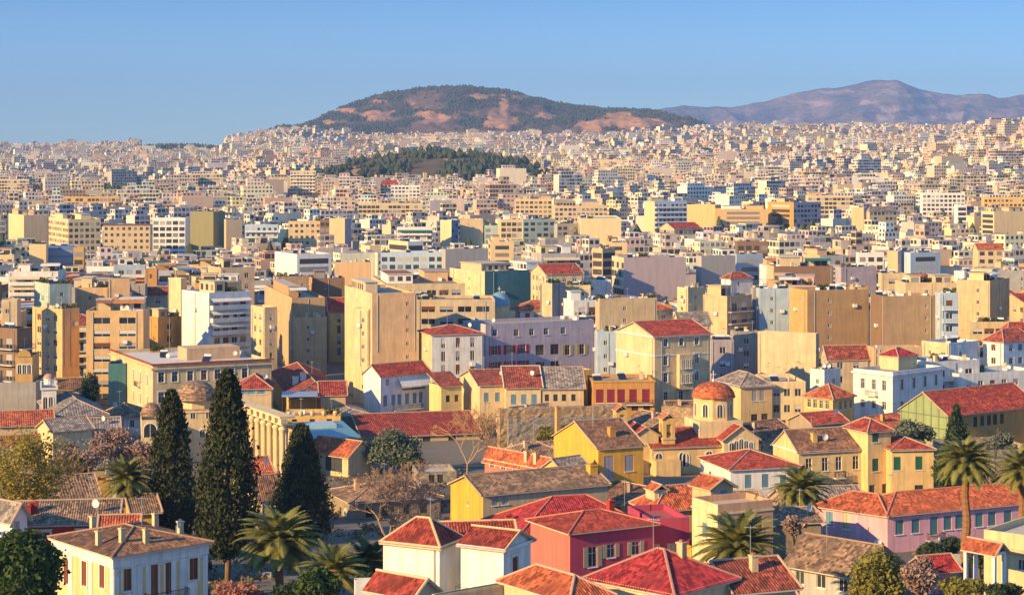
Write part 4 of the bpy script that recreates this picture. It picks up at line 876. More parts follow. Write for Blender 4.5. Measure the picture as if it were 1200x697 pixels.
# red house with the long brown roof
B = house('red_house', 'long red house with a brown tile roof and white-framed windows', 'house', 16, 17, 136, 614, Y=216, th=8, b=10, vis=632)
B.win('F', [50, 99], 623, 632, 1.6, 'trim'); B.pitched('gx', 1.7, 'old', 'red', w=.27, ridge=(.4, .3, .22)); B.cornice('white', .2, .35); B.chimney(.17, .25, 1.1, .7, 'red'); B.chimney(.12, .2, 1.0, .5, 'red')
B = house('white_house', 'small white house with a grey roof at the left border beside the long red house', 'house', -20, 14, 18, 606, Y=210, th=50, vis=630); B.win('F', 15, 611, 622, .8, 'shut', 'grey'); B.pitched('gy', 1.4, 'grey', 'white')
B = house('garden_wall', 'low white terrace wall with pots before the long red house', 'wall', -12, 18, 21, 631, Y=203, th=50, vis=634); B.walls('white', flat=True)

# white house with red roofs in the lower middle: two blocks of one house
B = house('white_house', 'white house with a red hipped roof and a blank sunlit wall, lower middle', 'house', 449, 515, 543, 639, Y=175, th=63, vis=690)
B.winat('F', B.a * .42, 1.2, .75, 5.4, 'roll', 'brown', 'door'); B.pitched('hip', 1.9, 'red', 'white', o=.3, w=.27, ridge=(.62, .40, .22)); B.cornice('cream', .28, .35); WH = B; mb = MB(); mb.tube([(-.12, .5, 0), (-.12, .5, B.h)], .05, 6); mb.build('drainpipe', plain('drain', (.45, .3, .2)), B.root)
B = house('white_house', 'white gabled wing with a pediment and a brown shuttered window', 'house', 540, 590, 622, 642, Y=173, th=60, vis=697); WH2 = B
B.win('F', [603.5], 652, 682, 1.1, 'trimshut', 'brown'); B.winat('L', .9, 1.0, 1.2, 4.4, 'shut', 'dkbrown', 'door')
B.pitched('gy', 1.15, 'red', 'white', o=.35, w=.27, ridge=(.62, .40, .22)); B.cornice('white', .3, .3)
mb = MB()
for z in (0, .5, 1.0): mb.tube([(-1.6, 1.2 * 0, z), (-1.6, 2.6, z), (-.05, 2.6, z)], .02, 4)
for y in (0, .9, 1.8, 2.6): mb.tube([(-1.6, y, -.1), (-1.6, y, 1.0)], .02, 4)
mb.box(-1.7, -.1, -.25, -.003, 2.7, -.1, 1); mb.build('balcony', [plain('iron', (.03, .03, .035), .5), wallmat('white')], B.root, (0, B.b - 3.0, B.h - 4.6))
WH.root['label'] = 'white house of two red-roofed blocks with blank sunlit walls and a pediment, lower middle'; WH.join(WH2)
B = house('white_house', 'x', 'house', 517, 521, 604, 634, Y=181, th=8, b=5, vis=640); B.pitched('gx', 1.35, 'red', 'white', o=.3, w=.27, ridge=(.62, .40, .22)); WH.join(B)
# low red roofs at the bottom edge
B = house('tiled_outbuilding', 'low building with a bright red tile roof below the white house at the bottom edge', 'house', 430, 484, 512, 698, Y=152, th=52, vis=697); B.pitched('gy', 1.1, 'red', 'cream', o=.3, w=.26, ridge=(.6, .42, .26))
B = house('yard_wall', 'pale yard wall with a stone coping below the white house door', 'wall', 508, 512, 590, 700, Y=150, th=38, b=.5, vis=697); B.walls('beige'); B.cornice('cream', .08, .2, z=B.h)
B = house('tiled_house', 'house under an orange-red tile roof with pale rendered walls at the bottom edge', 'house', 588, 668, 716, 702, Y=147, th=36, vis=697); B.pitched('hip', 1.2, 'terracotta', 'cream', o=.35, w=.26, ridge=(.5, .3, .2))
B = house('tiled_house', 'house under a wide crimson hip roof with one cream chimney before the magenta house', 'house', 687, 790, 862, 695, Y=155, th=48, vis=697)
B.pitched('hip', 2.3, 'crimson', 'cream', o=.35, w=.26, ridge=(.42, .2, .15)); B.chimney(.62, .35, 1.1, .6, 'peach'); B.cornice('beige', .15, .3)
B = house('tiled_house', 'low house with a red-brown roof and a round-capped chimney right of the crimson hip roof', 'house', 858, 862, 932, 692, Y=160, th=20, b=8, vis=697); B.pitched('gx', 1.7, 'dark', 'beige', w=.27); B.chimney(.52, .3, 1.2, .6, 'cream')

# the magenta house
B = house('magenta_house', 'large magenta house with broad red roofs, cream shutters and a flat-topped annex', 'house', 652, 668, 767, 623, Y=215, th=29, b=9, vis=664); MAG = B
B.win('F', [694.5], 640, 664, 1.15, 'open', 'cream'); B.win('F', [716, 745], 637, 653, 1.05, 'open', 'cream'); B.pitched('hip', 1.2, 'red', 'magenta', o=.5, w=.28, ridge=(.5, .17, .1), cols={'L': 'salmon'}); B.chimney(.72, .5, 1.2, .7, 'red')  # salmon left wall is the magenta one with sunlight painted in
B = house('magenta_house', 'rear wing of the magenta house under the largest red roof, with a cream ridge line', 'house', 560, 606, 768, 630, Y=224, th=17, b=13, vis=660)
B.win('F', 637, 645, 667, 1.1, 'shut', 'cream'); B.pitched('hip', 3.4, 'crimson', 'magenta', o=.5, w=.28, ridge=(.5, .17, .1)); B.chimney(.05, .5, 1, .7, 'red'); B.chimney(.93, .35, 1.2, .8, 'red'); MAGB = B
B = house('magenta_annex', 'flat-topped magenta annex with one cream shuttered window', 'house', 760, 763, 808, 608, Y=222, th=14, b=9, vis=650)
B.win('F', 787, 636, 650, 1.1, 'shut', 'cream'); B.win('F', 766, 637, 646, .9, 'shut', 'cream'); B.walls('magenta', flat=True); B.flatroof((.4, .1, .09)); MAG.join(MAGB); MAG.join(B)

# pink house on the right
B = house('pink_house', 'long pink house with blue shutters and an orange-red hipped roof', 'house', 992, 1040, 1245, 602, Y=252, th=24, b=9, vis=655); PK = B
B.win('F', [1054, 1073, 1110.5, 1124, 1147.5, 1162.5, 1181], 609, 626, 1.25, 'shut', 'teal'); B.win('F', 1094.5, 605, 626, 1.25, 'shut', 'teal'); B.win('F', [1094.5], 642, 655, 1.3, 'shut', 'teal')
B.balcony('F', 1094.5, 632, 2.4, 1.0, 'iron'); B.pitched('hip', 1.8, 'terracotta', 'rose', o=.5, w=.3, ridge=(.5, .2, .12)); B.chimney(.02, .62, .9, .6, 'peach')
place('air_conditioner', kit('air_conditioner'), B.root, (B.a * .29, -.6, 1.5))
B = house('pink_house', 'x', 'house', 957, 1039.5, 1052, 602.3, Y=252.05, th=48, a=7, vis=655); B.win('L', 972, 599, 616, 1.1, 'shut', 'blue'); B.win('L', 992, 601, 620, 1.1, 'shut', 'cream'); B.pitched('hip', 1.75, 'terracotta', 'rose', o=.49, w=.3, ridge=(.5, .2, .12)); PK.join(B)
# stone house with the rough roof
B = house('stone_house', 'old grey stone house with a rough brown tile roof and pale windows', 'house', 925, 1003, 1052, 671, Y=205, th=46, vis=697)
B.win('L', [937, 962, 988], 662, 684, 1.2, 'sash'); B.win('F', [1020, 1035], 682, 694, 1.0, 'dark'); B.pitched('gy', 2.4, 'old', 'grey', o=.8, w=.34, ridge=(.3, .2, .13))
B = house('stone_shed', 'low shed with a ragged brown tile roof left of the pink house', 'house', 903, 906, 962, 612, Y=245, th=10, b=8, vis=620); B.pitched('gx', 1.1, 'old', 'stone', w=.33)
B = house('pink_annex', 'tiny pink outbuilding with a pale canopy at the foot of the pink house', 'house', 1082, 1088, 1122, 668, Y=216, th=20, b=4, vis=676); B.pitched('gx', 1.2, 'crimson', 'rose', w=.28)
# cream house at the right border
B = house('cream_house', 'flat-roofed cream house with a moulded cornice at the right border', 'house', 1153, 1212, 1262, 628, Y=205, th=50, vis=672)
B.win('L', 1197, 655, 668, .9, 'sash'); B.win('L', [1170], 619, 623, .7, 'sash'); B.cornice('cream', .35, .4, z=B.h - 2.1); B.walls('cream', flat=True); B.flatroof((.5, .44, .36))
B = house('gate_porch', 'small white gate porch with a tiled pediment before the cream house', 'porch', 1152, 1166, 1177, 648, Y=200, th=40, vis=672)
B.walls('white', faces=()) ; mb = MB()
for x in (.15, B.a - .15):
    for y in (.2, B.b - .2): mb.box(x - .18, y - .18, 0, x + .18, y + .18, B.h - .3)
mb.box(0, 0, B.h - .29, B.a, B.b, B.h); mb.build('pillar', wallmat('white'), B.root); tiled_roof(B.root, B.a, B.b, B.h, 'gy', .9, 'terracotta', .25, .25)
B = house('garden_wall', 'pale blue-grey garden wall at the foot of the tall palm', 'wall', 1103, 1106, 1142, 650, Y=222, th=8, b=.5); B.walls('pale_blue')
B = house('tiled_pavilion', 'little pavilion with a red roof corner at the bottom left of the stone house', 'house', 900, 903, 931, 690, Y=176, th=-8, b=5, vis=697); B.win('F', 915, 693, 697, .8, 'dark'); B.pitched('hip', 1.1, 'red', 'cream', w=.27)

# yellow gable with the brown striped roof
B = house('yellow_house', 'bright yellow gabled house with a long striped brown roof', 'house', 528, 566, 712, 579, Y=255, th=27, vis=600)
B.win('L', [548.5], 567, 573, .6, 'sash'); B.win('L', [548.5], 586, 592, .6, 'sash'); B.win('F', [580, 592], 582, 592, .9, 'shut', 'grey'); B.pitched('gx', 1.8, 'old', 'strong_yellow', o=.4, w=.4, ridge=(.35, .25, .17), cols={'F': 'beige'}); B.chimney(.96, .3, 1, 1.2, 'strong_yellow')
# peach house with dormer
B = house('peach_house', 'peach house with a red hipped roof, dormer window and satellite dish', 'house', 742, 768, 862, 596, Y=243, th=22, vis=612); PE = B; B.win('F', [795, 850], 600, 608, .9, 'shut', 'blue'); B.pitched('hip', 2.2, 'terracotta', 'peach', w=.3)
d = empty('x', (0, 0, 0)); d.name = 'dormer'; d.parent = B.root; t, z = B.loc('F', 781, 580); d.location = (t - .7, 2.0, B.h + .3); mb = MB(); mb.box(0, 0, 0, 1.9, 2.6, 1.7); mb.build('dormer_wall', wallmat('cream'), d); tiled_roof(d, 1.9, 2.6, 1.7, 'gy', .6, 'terracotta', .2, .28, name='dormer_roof'); place('window', one_mesh_window(.9, 1.1, 'blue'), d, (.95, -.17, .35))
place('satellite_dish', kit('satellite_dish'), B.root, (B.a * .78, 1.5, B.h + .5), .6)
B = house('peach_house', 'small gabled peach loft with a blue shutter above the peach terrace', 'house', 820, 833, 859, 571, Y=238, th=30, vis=590); B.win('F', 848, 574, 585, 1.1, 'shut', 'blue'); B.pitched('gy', 1.0, 'terracotta', 'peach', w=.28); PE.join(B)
B = house('peach_house', 'peach terrace house with a left wall painted cream as sunlit and one blue-shuttered window', 'house', 811, 841, 906, 591, Y=216, th=26, vis=640); B.win('L', 826, 612, 630, 1.1, 'shut', 'blue'); B.win('F', [857, 889], 608, 625, 1.0, 'shut', 'brown'); B.cornice('cream', .12, .22, z=B.h - 1.2, name='string_course'); B.walls('apricot', flat=True, cols={'L': 'cream'}); B.flatroof((.5, .4, .32))  # sunlight put into the cream left wall of the apricot house
B = house('yellow_shed', 'small yellow wall block at the foot of the peach terrace house', 'shed', 806, 810, 826, 640, Y=222, th=20, b=4, vis=652); B.walls('strong_yellow', flat=True)

# yellow gabled house with grey shutters
B = house('yellow_house', 'yellow gabled house with grey shutters and an orange chimney beside the church', 'house', 649, 701, 754, 525, Y=284, th=25, vis=575)
B.win('L', [679], 511, 519, .5, 'sash'); B.win('F', [713.5], 534, 562, 1.6, 'shut', 'grey'); B.win('F', [737.5], 533, 552, 1.5, 'shut', 'grey'); B.pitched('gx', 3.1, 'brown', 'strong_yellow', o=.3, w=.34); B.chimney(.5, .2, 1.2, 1.0, 'orange'); B.chimney(.04, .95, 4.0, .7, 'ochre')
B = house('salmon_house', 'salmon house with arched blue windows under an orange tile roof', 'house', 568, 640, 652, 550, Y=285, th=40, vis=560)
B.win('L', [577, 590, 604, 617, 629], 534, 547, .95, 'arch'); B.pitched('gy', 1.6, 'terracotta', 'salmon', o=.4, w=.34); B.cornice('cream', .15, .3)
for fy in (.35, .2): B.chimney(.25, fy, 1.2, .6, 'cream')
B = house('yellow_gable_house', 'low yellow gable with a grey ridge between the salmon and yellow houses', 'house', 634, 662, 692, 553, Y=278, th=40, vis=562); B.pitched('gx', 1.6, 'grey', 'yellow', o=.4, w=.34)

# yellow house group on the right
B = house('yellow_house', 'pale yellow house with a brown gable roof, green-shuttered tower and red-roofed wing', 'house', 906, 936, 1018, 529, Y=300, th=19, vis=575); YH = B
B.win('L', [917], 514, 521, .5, 'sash'); B.win('F', [948, 967, 983, 1003], 537, 553, 1.1, 'sash'); B.win('F', [974, 992.5, 1003, 1012], 567, 576, 1.0, 'dark'); B.balcony('F', 983, 559, 1.8, .8); B.pitched('gx', 2.8, 'brown', 'pale_yellow', o=.35, w=.34); B.chimney(.3, .22, 1.1, .8, 'yellow'); B.cornice('white', .15, .25)
B = house('yellow_house', 'pale yellow tower house with green shutters and a small red hip roof', 'house', 990, 1017, 1044, 504, Y=302, th=26, vis=578)
B.win('F', [1026], 506, 518, 1.25, 'shut', 'green'); B.win('F', [1026], 537, 552, 1.25, 'shut', 'green'); B.win('F', [1022, 1037], 568, 579, 1.1, 'dark'); B.pitched('hip', 1.4, 'red', 'pale_yellow', w=.34); B.cornice('white', .12, .2); YH.join(B)
B = house('yellow_house', 'lower pale yellow wing with two green shutters and a sloping red roof', 'house', 1043, 1045, 1094, 526, Y=301, th=8, b=9, vis=580)
B.win('F', [1051.5, 1077], 535, 551, 1.2, 'shut', 'green'); B.win('F', [1077], 568, 579, 1.4, 'dark'); B.pitched('hip', 1.3, 'red', 'pale_yellow', w=.34); B.cornice('cream', .25, .3); YH.join(B)
B = house('white_house', 'white house with a wide red hipped roof and mixed blue shutters right of the church', 'house', 821, 856, 938, 549, Y=284, th=16, vis=575)
B.win('L', [832, 848], 552, 564, .9, 'shut', 'brown'); B.win('F', [877, 897], 556, 572, 1.1, 'shut', 'blue'); B.win('F', [918], 556, 570, 1.0, 'shut', 'teal'); B.pitched('hip', 1.75, 'red', 'white', w=.34)

# buildings under and behind the bare tree
B = house('stone_house', 'weathered grey plaster house with dark openings behind the bare tree', 'house', 383, 412, 516, 588, Y=282, th=24, vis=640)
B.win('F', [433, 452, 476, 497], 594, 606, 1.2, 'dark'); B.win('F', [440, 470, 500], 620, 633, 1.3, 'dark'); B.win('L', [390, 399], 592, 604, .9, 'dark'); B.win('L', [391, 399, 405], 622, 634, .8, 'arch'); B.pitched('hip', 1.6, 'old', 'stone', w=.36); B.chimney(.2, .5, 1.4, .7, 'peach'); B.chimney(.86, .4, 1.4, .6, 'cream')
B = house('stone_hut', 'flat-roofed stone hut with two dark windows under the white chimney', 'house', 486, 490, 535, 553, Y=320, th=10, b=8, vis=575); B.win('F', [506, 516], 556, 566, 1.0, 'dark'); B.walls(None, wm=stonemat('grey_rubble', (.36, .30, .24)), flat=True); B.flatroof((.45, .42, .38))
B = house('low_wall', 'long low rubble wall with a pale coping behind the bare tree', 'wall', 430, 433, 572, 548, Y=345, th=4, b=1.0, vis=556); B.walls(None, wm=stonemat('grey_rubble', (.36, .30, .24))); B.cornice('beige', .1, .2, z=B.h)
B = house('white_barn', 'white barn with an orange single-slope roof and dark doorway', 'house', 360, 408, 437, 534, Y=332, th=50, vis=556); B.win('L', [391], 535, 552, 4.2, 'dark', 'white'); B.win('F', [419], 528, 533, .5, 'sash'); B.pitched('gy', 2.2, 'terracotta', 'cream', w=.36)
B = house('market_kiosk', 'grey stone block under a turquoise flat roof', 'house', 354, 362, 421, 515, Y=352, th=14, b=22, vis=525); B.walls(None, wm=stonemat('pale_rubble', (.45, .40, .34))); mb = MB(); mb.box(-.3, -.3, B.h + .003, B.a + .3, B.b + .3, B.h + .25); mb.build('roof', plain('turquoise_sheet', (.10, .27, .34), .5), B.root)
mb = MB(); mb.box(.1 * B.a, .55 * B.b, B.h + .26, .75 * B.a, .8 * B.b, B.h + .9); mb.build('roof_light', plain('pale_sheet', (.35, .5, .55), .4), B.root)
B = house('yellow_shop', 'low yellow shop row with roof clutter and round cream pots', 'shop', 330, 333, 399, 487, Y=378, th=4, b=10, vis=495); B.win('F', [345, 366, 386], 491, 494, 1.0, 'dark'); B.walls('yellow', flat=True); B.flatroof((.35, .22, .15)); B.clutter(5)
for i in range(5):
    mb = MB(); mb.lathe([(.01, 0), (.35, 0), (.5, .5), (.35, .9), (.01, .9)], 10); mb.build('pot', wallmat('cream'), B.root, (1 + i * (B.a - 2) / 4, .13, B.h))
B = house('glass_canopy', 'shallow blue-grey canopy roof on posts behind the yellow shop row', 'canopy', 318, 330, 372, 464, Y=392, th=6, b=8, vis=478); mb = MB(); mb.box(0, 0, B.h - .2, B.a, B.b, B.h); mb.build('roof', plain('blue_sheet', (.25, .33, .42), .4), B.root)
for x in (.2, B.a - .2):
    for y in (.2, B.b - .2): mb = MB(); mb.tube([(x, y, 0), (x, y, B.h - .21)], .12, 6); mb.build('post', plain('iron', (.03, .03, .035)), B.root)
B = house('tiled_house', 'pale house with a red hip roof and three blue windows right of the mosque', 'house', 272, 278, 318, 454, Y=392, th=5, b=10, vis=470); B.win('F', [286, 295, 306, 313], 453.5, 462, 1.5, 'shut', 'blue'); B.pitched('hip', 2.2, 'red', 'beige', w=.45)
B = house('tiled_house', 'yellow plaster house with a dark red roof below the tan windowless block', 'house', 318, 342, 404, 466, Y=402, th=12, vis=475); B.pitched('hip', 2.6, 'dark', 'yellow', w=.45); B.chimney(.2, .3, 1.6, 1.2, 'white'); B.chimney(.35, .3, 1.6, 1.2, 'white')
B = house('tiled_house', 'low house with a maroon roof in front of the tall windowless tan block', 'house', 372, 376, 405, 462, Y=398, th=8, b=9, vis=470); B.pitched('gx', 2.2, 'red', 'peach', w=.45)
B = house('grey_shed', 'flat grey-roofed shed left of the white arcaded house', 'shed', 378, 396, 436, 487, Y=388, th=18, vis=492); B.pitched('hip', .8, 'grey', 'concrete', w=.5)
# white house with the arcade
B = house('white_house', 'white gabled house with a red roof, balcony and maroon arches', 'house', 426, 446, 504, 440, Y=404, th=38, vis=492)
B.win('F', [454], 444, 452, .9, 'shut', 'grey'); B.win('F', [451.5, 461, 468, 477, 486, 493], 463, 476, 1.0, 'shut', 'blue'); B.win('F', [452, 466, 478, 490], 484, 491, 1.7, 'arch'); B.win('F', [485], 448, 456, 6.0, 'dark')
t, z = B.loc('F', 477, 478); B.balc('F', t, z - .2, 7.5, 1.0, 'iron'); B.pitched('gx', 2.0, 'red', 'white', o=.4, w=.45)
mb = MB(); t0, z = B.loc('F', 467, 450); t1, _ = B.loc('F', 502, 450); mb.poly([(t0, -1.4, z - .5), (t1, -1.4, z - .5), (t1, -.02, z + 1.2), (t0, -.02, z + 1.2)]); mb.poly([(t0, -1.4, z - .8), (t1, -1.4, z - .8), (t1, -1.4, z - .5), (t0, -1.4, z - .5)]); mb.build('awning', plain('awning_white', AWN['white']), B.root)
B = house('market_hall', 'long low market hall with a red-brown tile roof', 'hall', 404, 426, 562, 511, Y=376, th=14, vis=522); B.win('F', [470, 500, 530], 514, 521, 1.6, 'dark'); B.pitched('gx', 2.8, 'red', 'beige', o=.6, w=.42)
B = house('green_cream_house', 'pale green house with a lean red roof between the white arcaded and lilac buildings', 'house', 503, 517, 541, 452, Y=402, th=26, vis=478); B.win('F', [525, 535], 463, 471, .9, 'dark'); B.pitched('sx', 2.0, 'dark', 'green_cream', w=.45)
B = house('cream_house', 'cream house with a small red porch roof and blue windows', 'house', 540, 562, 600, 451, Y=398, th=14, vis=476); B.win('F', [570, 583], 460, 471, 1.0, 'shut', 'blue'); B.pitched('gx', 2.2, 'dark', 'cream', w=.45)
B = house('cream_house', 'cream house with a maroon gable roof and three pale blue shutters', 'house', 590, 593, 634, 453, Y=396, th=6, b=12, vis=475); B.win('F', [602, 614, 626], 462, 474, 1.1, 'shut', 'blue'); B.pitched('gx', 3.6, 'dark', 'cream', w=.45, ridge=(.6, .5, .4))
B = house('tan_house', 'tan house with a grey corrugated roof and small dark windows', 'house', 632, 635, 684, 454, Y=397, th=4, b=12, vis=474); B.win('F', [641, 651, 661, 672], 462, 470, .9, 'dark'); B.pitched('gx', 3.6, 'grey', 'beige', w=.6)
B = house('yellow_ruin', 'small yellow roofless house with a lit gable left of the orange flat house', 'house', 656, 672, 694, 434, Y=408, th=30, vis=450); B.win('F', [680], 438, 444, .8, 'dark'); B.walls('yellow', flat=True)
B = house('orange_house', 'flat-roofed orange house with maroon doors and a balcony', 'house', 690, 695, 767, 446, Y=396, th=3, b=12, vis=482); B.win('F', [703, 716, 728, 742, 757], 456, 472, 1.6, 'shut', 'maroon'); B.win('F', [744, 758], 475, 481, 1.4, 'dark'); t, z = B.loc('F', 745, 473); B.balc('F', t, z - .1, 7, .9, 'iron'); B.walls('orange', flat=True); B.flatroof((.34, .3, .24)); B.clutter(4); B.cornice('ochre', .2, .3)
# behind the church
B = house('cream_house', 'cream hipped house with a grey-green roof right of the red church dome', 'house', 838, 868, 905, 452, Y=388, th=22, vis=500); B.win('F', [884, 893], 457, 470, 1.1, 'shut', 'grey'); B.win('L', [848, 857], 457, 470, 1.0, 'sash'); B.win('F', [884, 896], 485, 498, 1.5, 'dark'); B.pitched('hip', 2.2, 'grey', 'pale_yellow', w=.45); B.cornice('white', .2, .3)
B = house('cream_tenement', 'cream three-storey tenement with bands of windows right of the hipped cream house', 'building', 897, 901, 944, 447, Y=392, th=4, b=14, vis=500); B.grid('F', [B.h - 3.0, B.h - 6.3], 5, 1.3, 1.5, 'one', 'mix'); B.winat('F', B.a * .3, .3, 2.4, 2.6, 'dark'); B.winat('F', B.a * .7, .3, 2.4, 2.6, 'dark'); B.walls('cream', flat=True); B.flatroof(); B.clutter(5)
B = house('yellow_school', 'low yellow building with a red hip roof left of the white corner mansion', 'house', 942, 976, 1001, 466, Y=380, th=46, vis=486); B.win('L', [948, 955, 962, 969], 467, 477, .9, 'sash'); B.win('F', [985, 991, 997], 470, 480, .9, 'sash'); B.pitched('hip', 2.2, 'terracotta', 'yellow', w=.42)
B = house('white_mansion', 'white neoclassical corner mansion with tall windows and a flat roof', 'house', 1000, 1046, 1105, 436, Y=388, th=42, vis=490)
for f, pxs, y0, y1 in (('L', [1011, 1024, 1036], 443, 455), ('L', [1011, 1024, 1036], 467, 477), ('F', [1057, 1071, 1084, 1097], 444, 457), ('F', [1057, 1071, 1084, 1097], 470, 481)): B.win(f, pxs, y0, y1, 1.05, 'trim')
B.balcony('L', 1023, 463, 2.6, .9); B.cornice('white', .35, .4, z=B.h - .9); B.cornice('white', .12, .25, z=B.h - 6.2, name='string_course'); B.walls('white', flat=True); B.flatroof()
mb = MB(); mb.box(0, 0, 0, 6.5, 5, 3.0); mb.build('penthouse', wallmat('cream'), B.root, (B.a * .5, B.b * .5, B.h - .7)); tiled_roof(B.root, 6.5, 5, 3.0, 'hip', 1.3, 'crimson', .3, .4, loc=(B.a * .5, B.b * .5, B.h - .7), name='penthouse_roof')
B = house('netted_building', 'building under repair with green netting on its gable, red roof and orange wall', 'building', 1055, 1111, 1215, 486, Y=338, th=35, vis=515); B.win('F', [1143, 1151, 1159, 1166, 1174], 488, 500, 1.0, 'dark')
B.pitched('gx', 3.5, 'red', 'orange', o=.4, w=.42, cols={'L': 'green_net'}); mb = MB()
for i in range(7): mb.tube([(-.3, .3 + i * (B.b - .6) / 6, 0), (-.3, .3 + i * (B.b - .6) / 6, B.h + 3.2 * (1 - abs(i - 3) / 3.3))], .05, 4)
for z in range(1, 6): mb.tube([(-.32, 0, z * B.h / 5.2), (-.32, B.b, z * B.h / 5.2)], .04, 4)
mb.build('scaffold', plain('scaffold_pole', (.2, .3, .16)), B.root)
B = house('tiled_house', 'low house with a red roof and a grey gable behind the brown-roofed yellow house', 'house', 925, 952, 992, 496, Y=335, th=28, vis=505); B.pitched('gx', 1.4, 'red', 'stone', w=.36)
B = house('stone_terrace', 'broken stone terrace on the slope behind the big palms', 'wall', 1112, 1130, 1215, 528, Y=318, th=12, b=14, vis=540); B.walls(None, wm=stonemat('grey_rubble', (.36, .30, .24)))
# big pale neoclassical building at the left with red cornice
B = house('neoclassical_building', 'large pale three-storey neoclassical building with a red roof edge', 'building', 130, 179, 318, 428, Y=400, th=26, vis=470)
B.win('L', [157, 165, 173], 433, 446, 1.0, 'trim'); B.win('L', [157, 165, 173], 458, 470, 1.0, 'trim'); B.win('F', [189, 205, 223, 239, 255, 271, 287], 436, 448, 1.3, 'trim'); B.win('F', [189, 205, 223, 239, 255], 460, 472, 1.3, 'trim'); B.balcony('L', 163, 452, 2.4, .9)
B.cornice('cream', .4, .4, z=B.h - 1.0); B.walls('cream', flat=True); B.flatroof((.6, .56, .5)); B.clutter(7); mb = MB(); a, b, h = B.a, B.b, B.h
for (x0, y0, x1, y1) in ((-.45, -.45, a + .45, .0), (-.45, .0, 0.0, b + .45)): mb.box(x0, y0, h + .004, x1, y1, h + .3)
mb.build('roof_edge', tilemat('red'), B.root); mb = MB(); mb.box(0, 0, 0, 12, 7, 2.6); mb.build('penthouse', wallmat('peach'), B.root, (a * .42, b * .35, h - .7))
B = house('draped_facade', 'narrow facade hung with dark green plants beside the large neoclassical building', 'building', 124, 127, 148, 426, Y=418, th=8, b=6, vis=470); B.walls('teal', flat=True)
B = house('ochre_house', 'ochre neoclassical house with an arched pediment in shade at the left', 'house', 14, 18, 38, 418, Y=405, th=6, b=10, vis=445); B.win('F', [23, 28.5, 34], 427, 438, .8, 'arch'); B.walls('ochre', flat=True); B.flatroof(); mb = MB(); T = [(B.a / 2 + B.a * .42 * math.cos(t), 0, B.h + 1.5 * math.sin(t)) for t in [math.pi * i / 10 for i in range(11)]]
mb.poly([(x, -.15, z) for x, _, z in T]); mb.poly([(x, .4, z) for x, _, z in T][::-1])
for p, q in zip(T, T[1:]): mb.poly([(p[0], -.15, p[2]), (p[0], .4, p[2]), (q[0], .4, q[2]), (q[0], -.15, q[2])])
mb.build('pediment', wallmat('ochre'), B.root)
B = house('market_stall_row', 'row of shaded market stalls with dark canopies at the left border', 'stall', -10, -8, 42, 448, Y=402, th=4, b=14, vis=485); B.winat('F', B.a * .25, .2, 5, 3, 'dark'); B.winat('F', B.a * .75, .2, 5, 3, 'dark'); B.walls('concrete', flat=True); mb = MB(); mb.box(0, -4, 3.4, B.a, -.01, 3.6); mb.build('canopy', plain('dark_canvas', (.06, .08, .12)), B.root)
B = house('tiled_house', 'low red roof at the left border below the little church', 'house', -14, -10, 62, 499, Y=350, th=16, b=11, vis=508); B.pitched('gx', 1.9, 'terracotta', 'cream', w=.4)
B = house('white_shed', 'white shed roof end right of the low red roof at the left border', 'shed', 44, 62, 108, 505, Y=338, th=35, vis=512); B.pitched('gx', 1.6, 'grey', 'cream', w=.4)
B = house('tiled_house', 'ruin of grey tile roofs and rubble behind the left palm', 'house', 66, 70, 122, 548, Y=300, th=6, b=10, vis=560); B.pitched('gx', 1.5, 'grey', 'stone', w=.4)
B = house('white_shed', 'small white and blue hut behind the left palm', 'shed', 118, 122, 134, 556, Y=295, th=10, b=5, vis=562); B.walls('white', flat=True)
B = house('brick_hut', 'small orange brick hut left of the left palm', 'shed', 109, 112, 124, 563, Y=282, th=10, b=4, vis=570); B.walls('orange', flat=True)
B = house('yellow_house', 'yellow house wall glimpsed between the left palm and the smaller cypress', 'house', 150, 156, 186, 600, Y=240, th=20, b=8, vis=612); B.pitched('gx', 1.5, 'old', 'strong_yellow', w=.3)
B = house('pale_house', 'pale house with a tile roof between the tall cypress and the triangular one', 'house', 290, 302, 330, 582, Y=270, th=24, vis=625); B.win('F', [312], 590, 606, 1.1, 'trimshut', 'grey'); B.pitched('gx', 2.6, 'brown', 'pale_yellow', w=.3)
B = house('tiled_house', 'low house with an old tile roof left of the triangular cypress', 'house', 262, 282, 322, 562, Y=285, th=22, vis=580); B.pitched('gx', 2.4, 'terracotta', 'stone', w=.34)
B = house('street_wall', 'grey street wall under the tall cypress', 'wall', 240, 244, 318, 672, Y=228, th=4, b=.5, vis=690); B.walls('grey')
B = house('chimney_stack', 'thick white chimney stack at the bottom by the white house', 'chimney', 414, 416, 422, 679, Y=165, th=10, b=.7, vis=692); B.walls('white')

# ---------------------------------------------------------------- church with the red dome
Yc = 335; B = house('church', 'yellow church with a red-tiled octagonal dome, twin bell towers and arched windows', 'church', 748, 764, 892, 524, Y=Yc, th=14, b=13, vis=570)
B.win('F', [772, 800, 831], 528 + 3, 546, 1.25, 'arch'); B.win('L', [755], 529, 545, .8, 'arch'); B.win('F', [803.5], 531, 546, 1.1, 'arch')
B.pitched('gx', 2.4, 'red', 'pale_yellow', o=.4, w=.4); B.cornice('cream', .2, .3)
mpx = B.Y / F
def local(px, py, y):
    """a photo column and row -> local x and height on the church at depth y behind its front wall"""
    c, s = math.cos(B.th), math.sin(B.th); m = (px - CX) / F; X0, Y0 = B.Cx - y * s, B.Y + y * c; t = (m * Y0 - X0) / (c - m * s); Yt = Y0 + t * s; return t, -(py - HY) * Yt / F - B.base
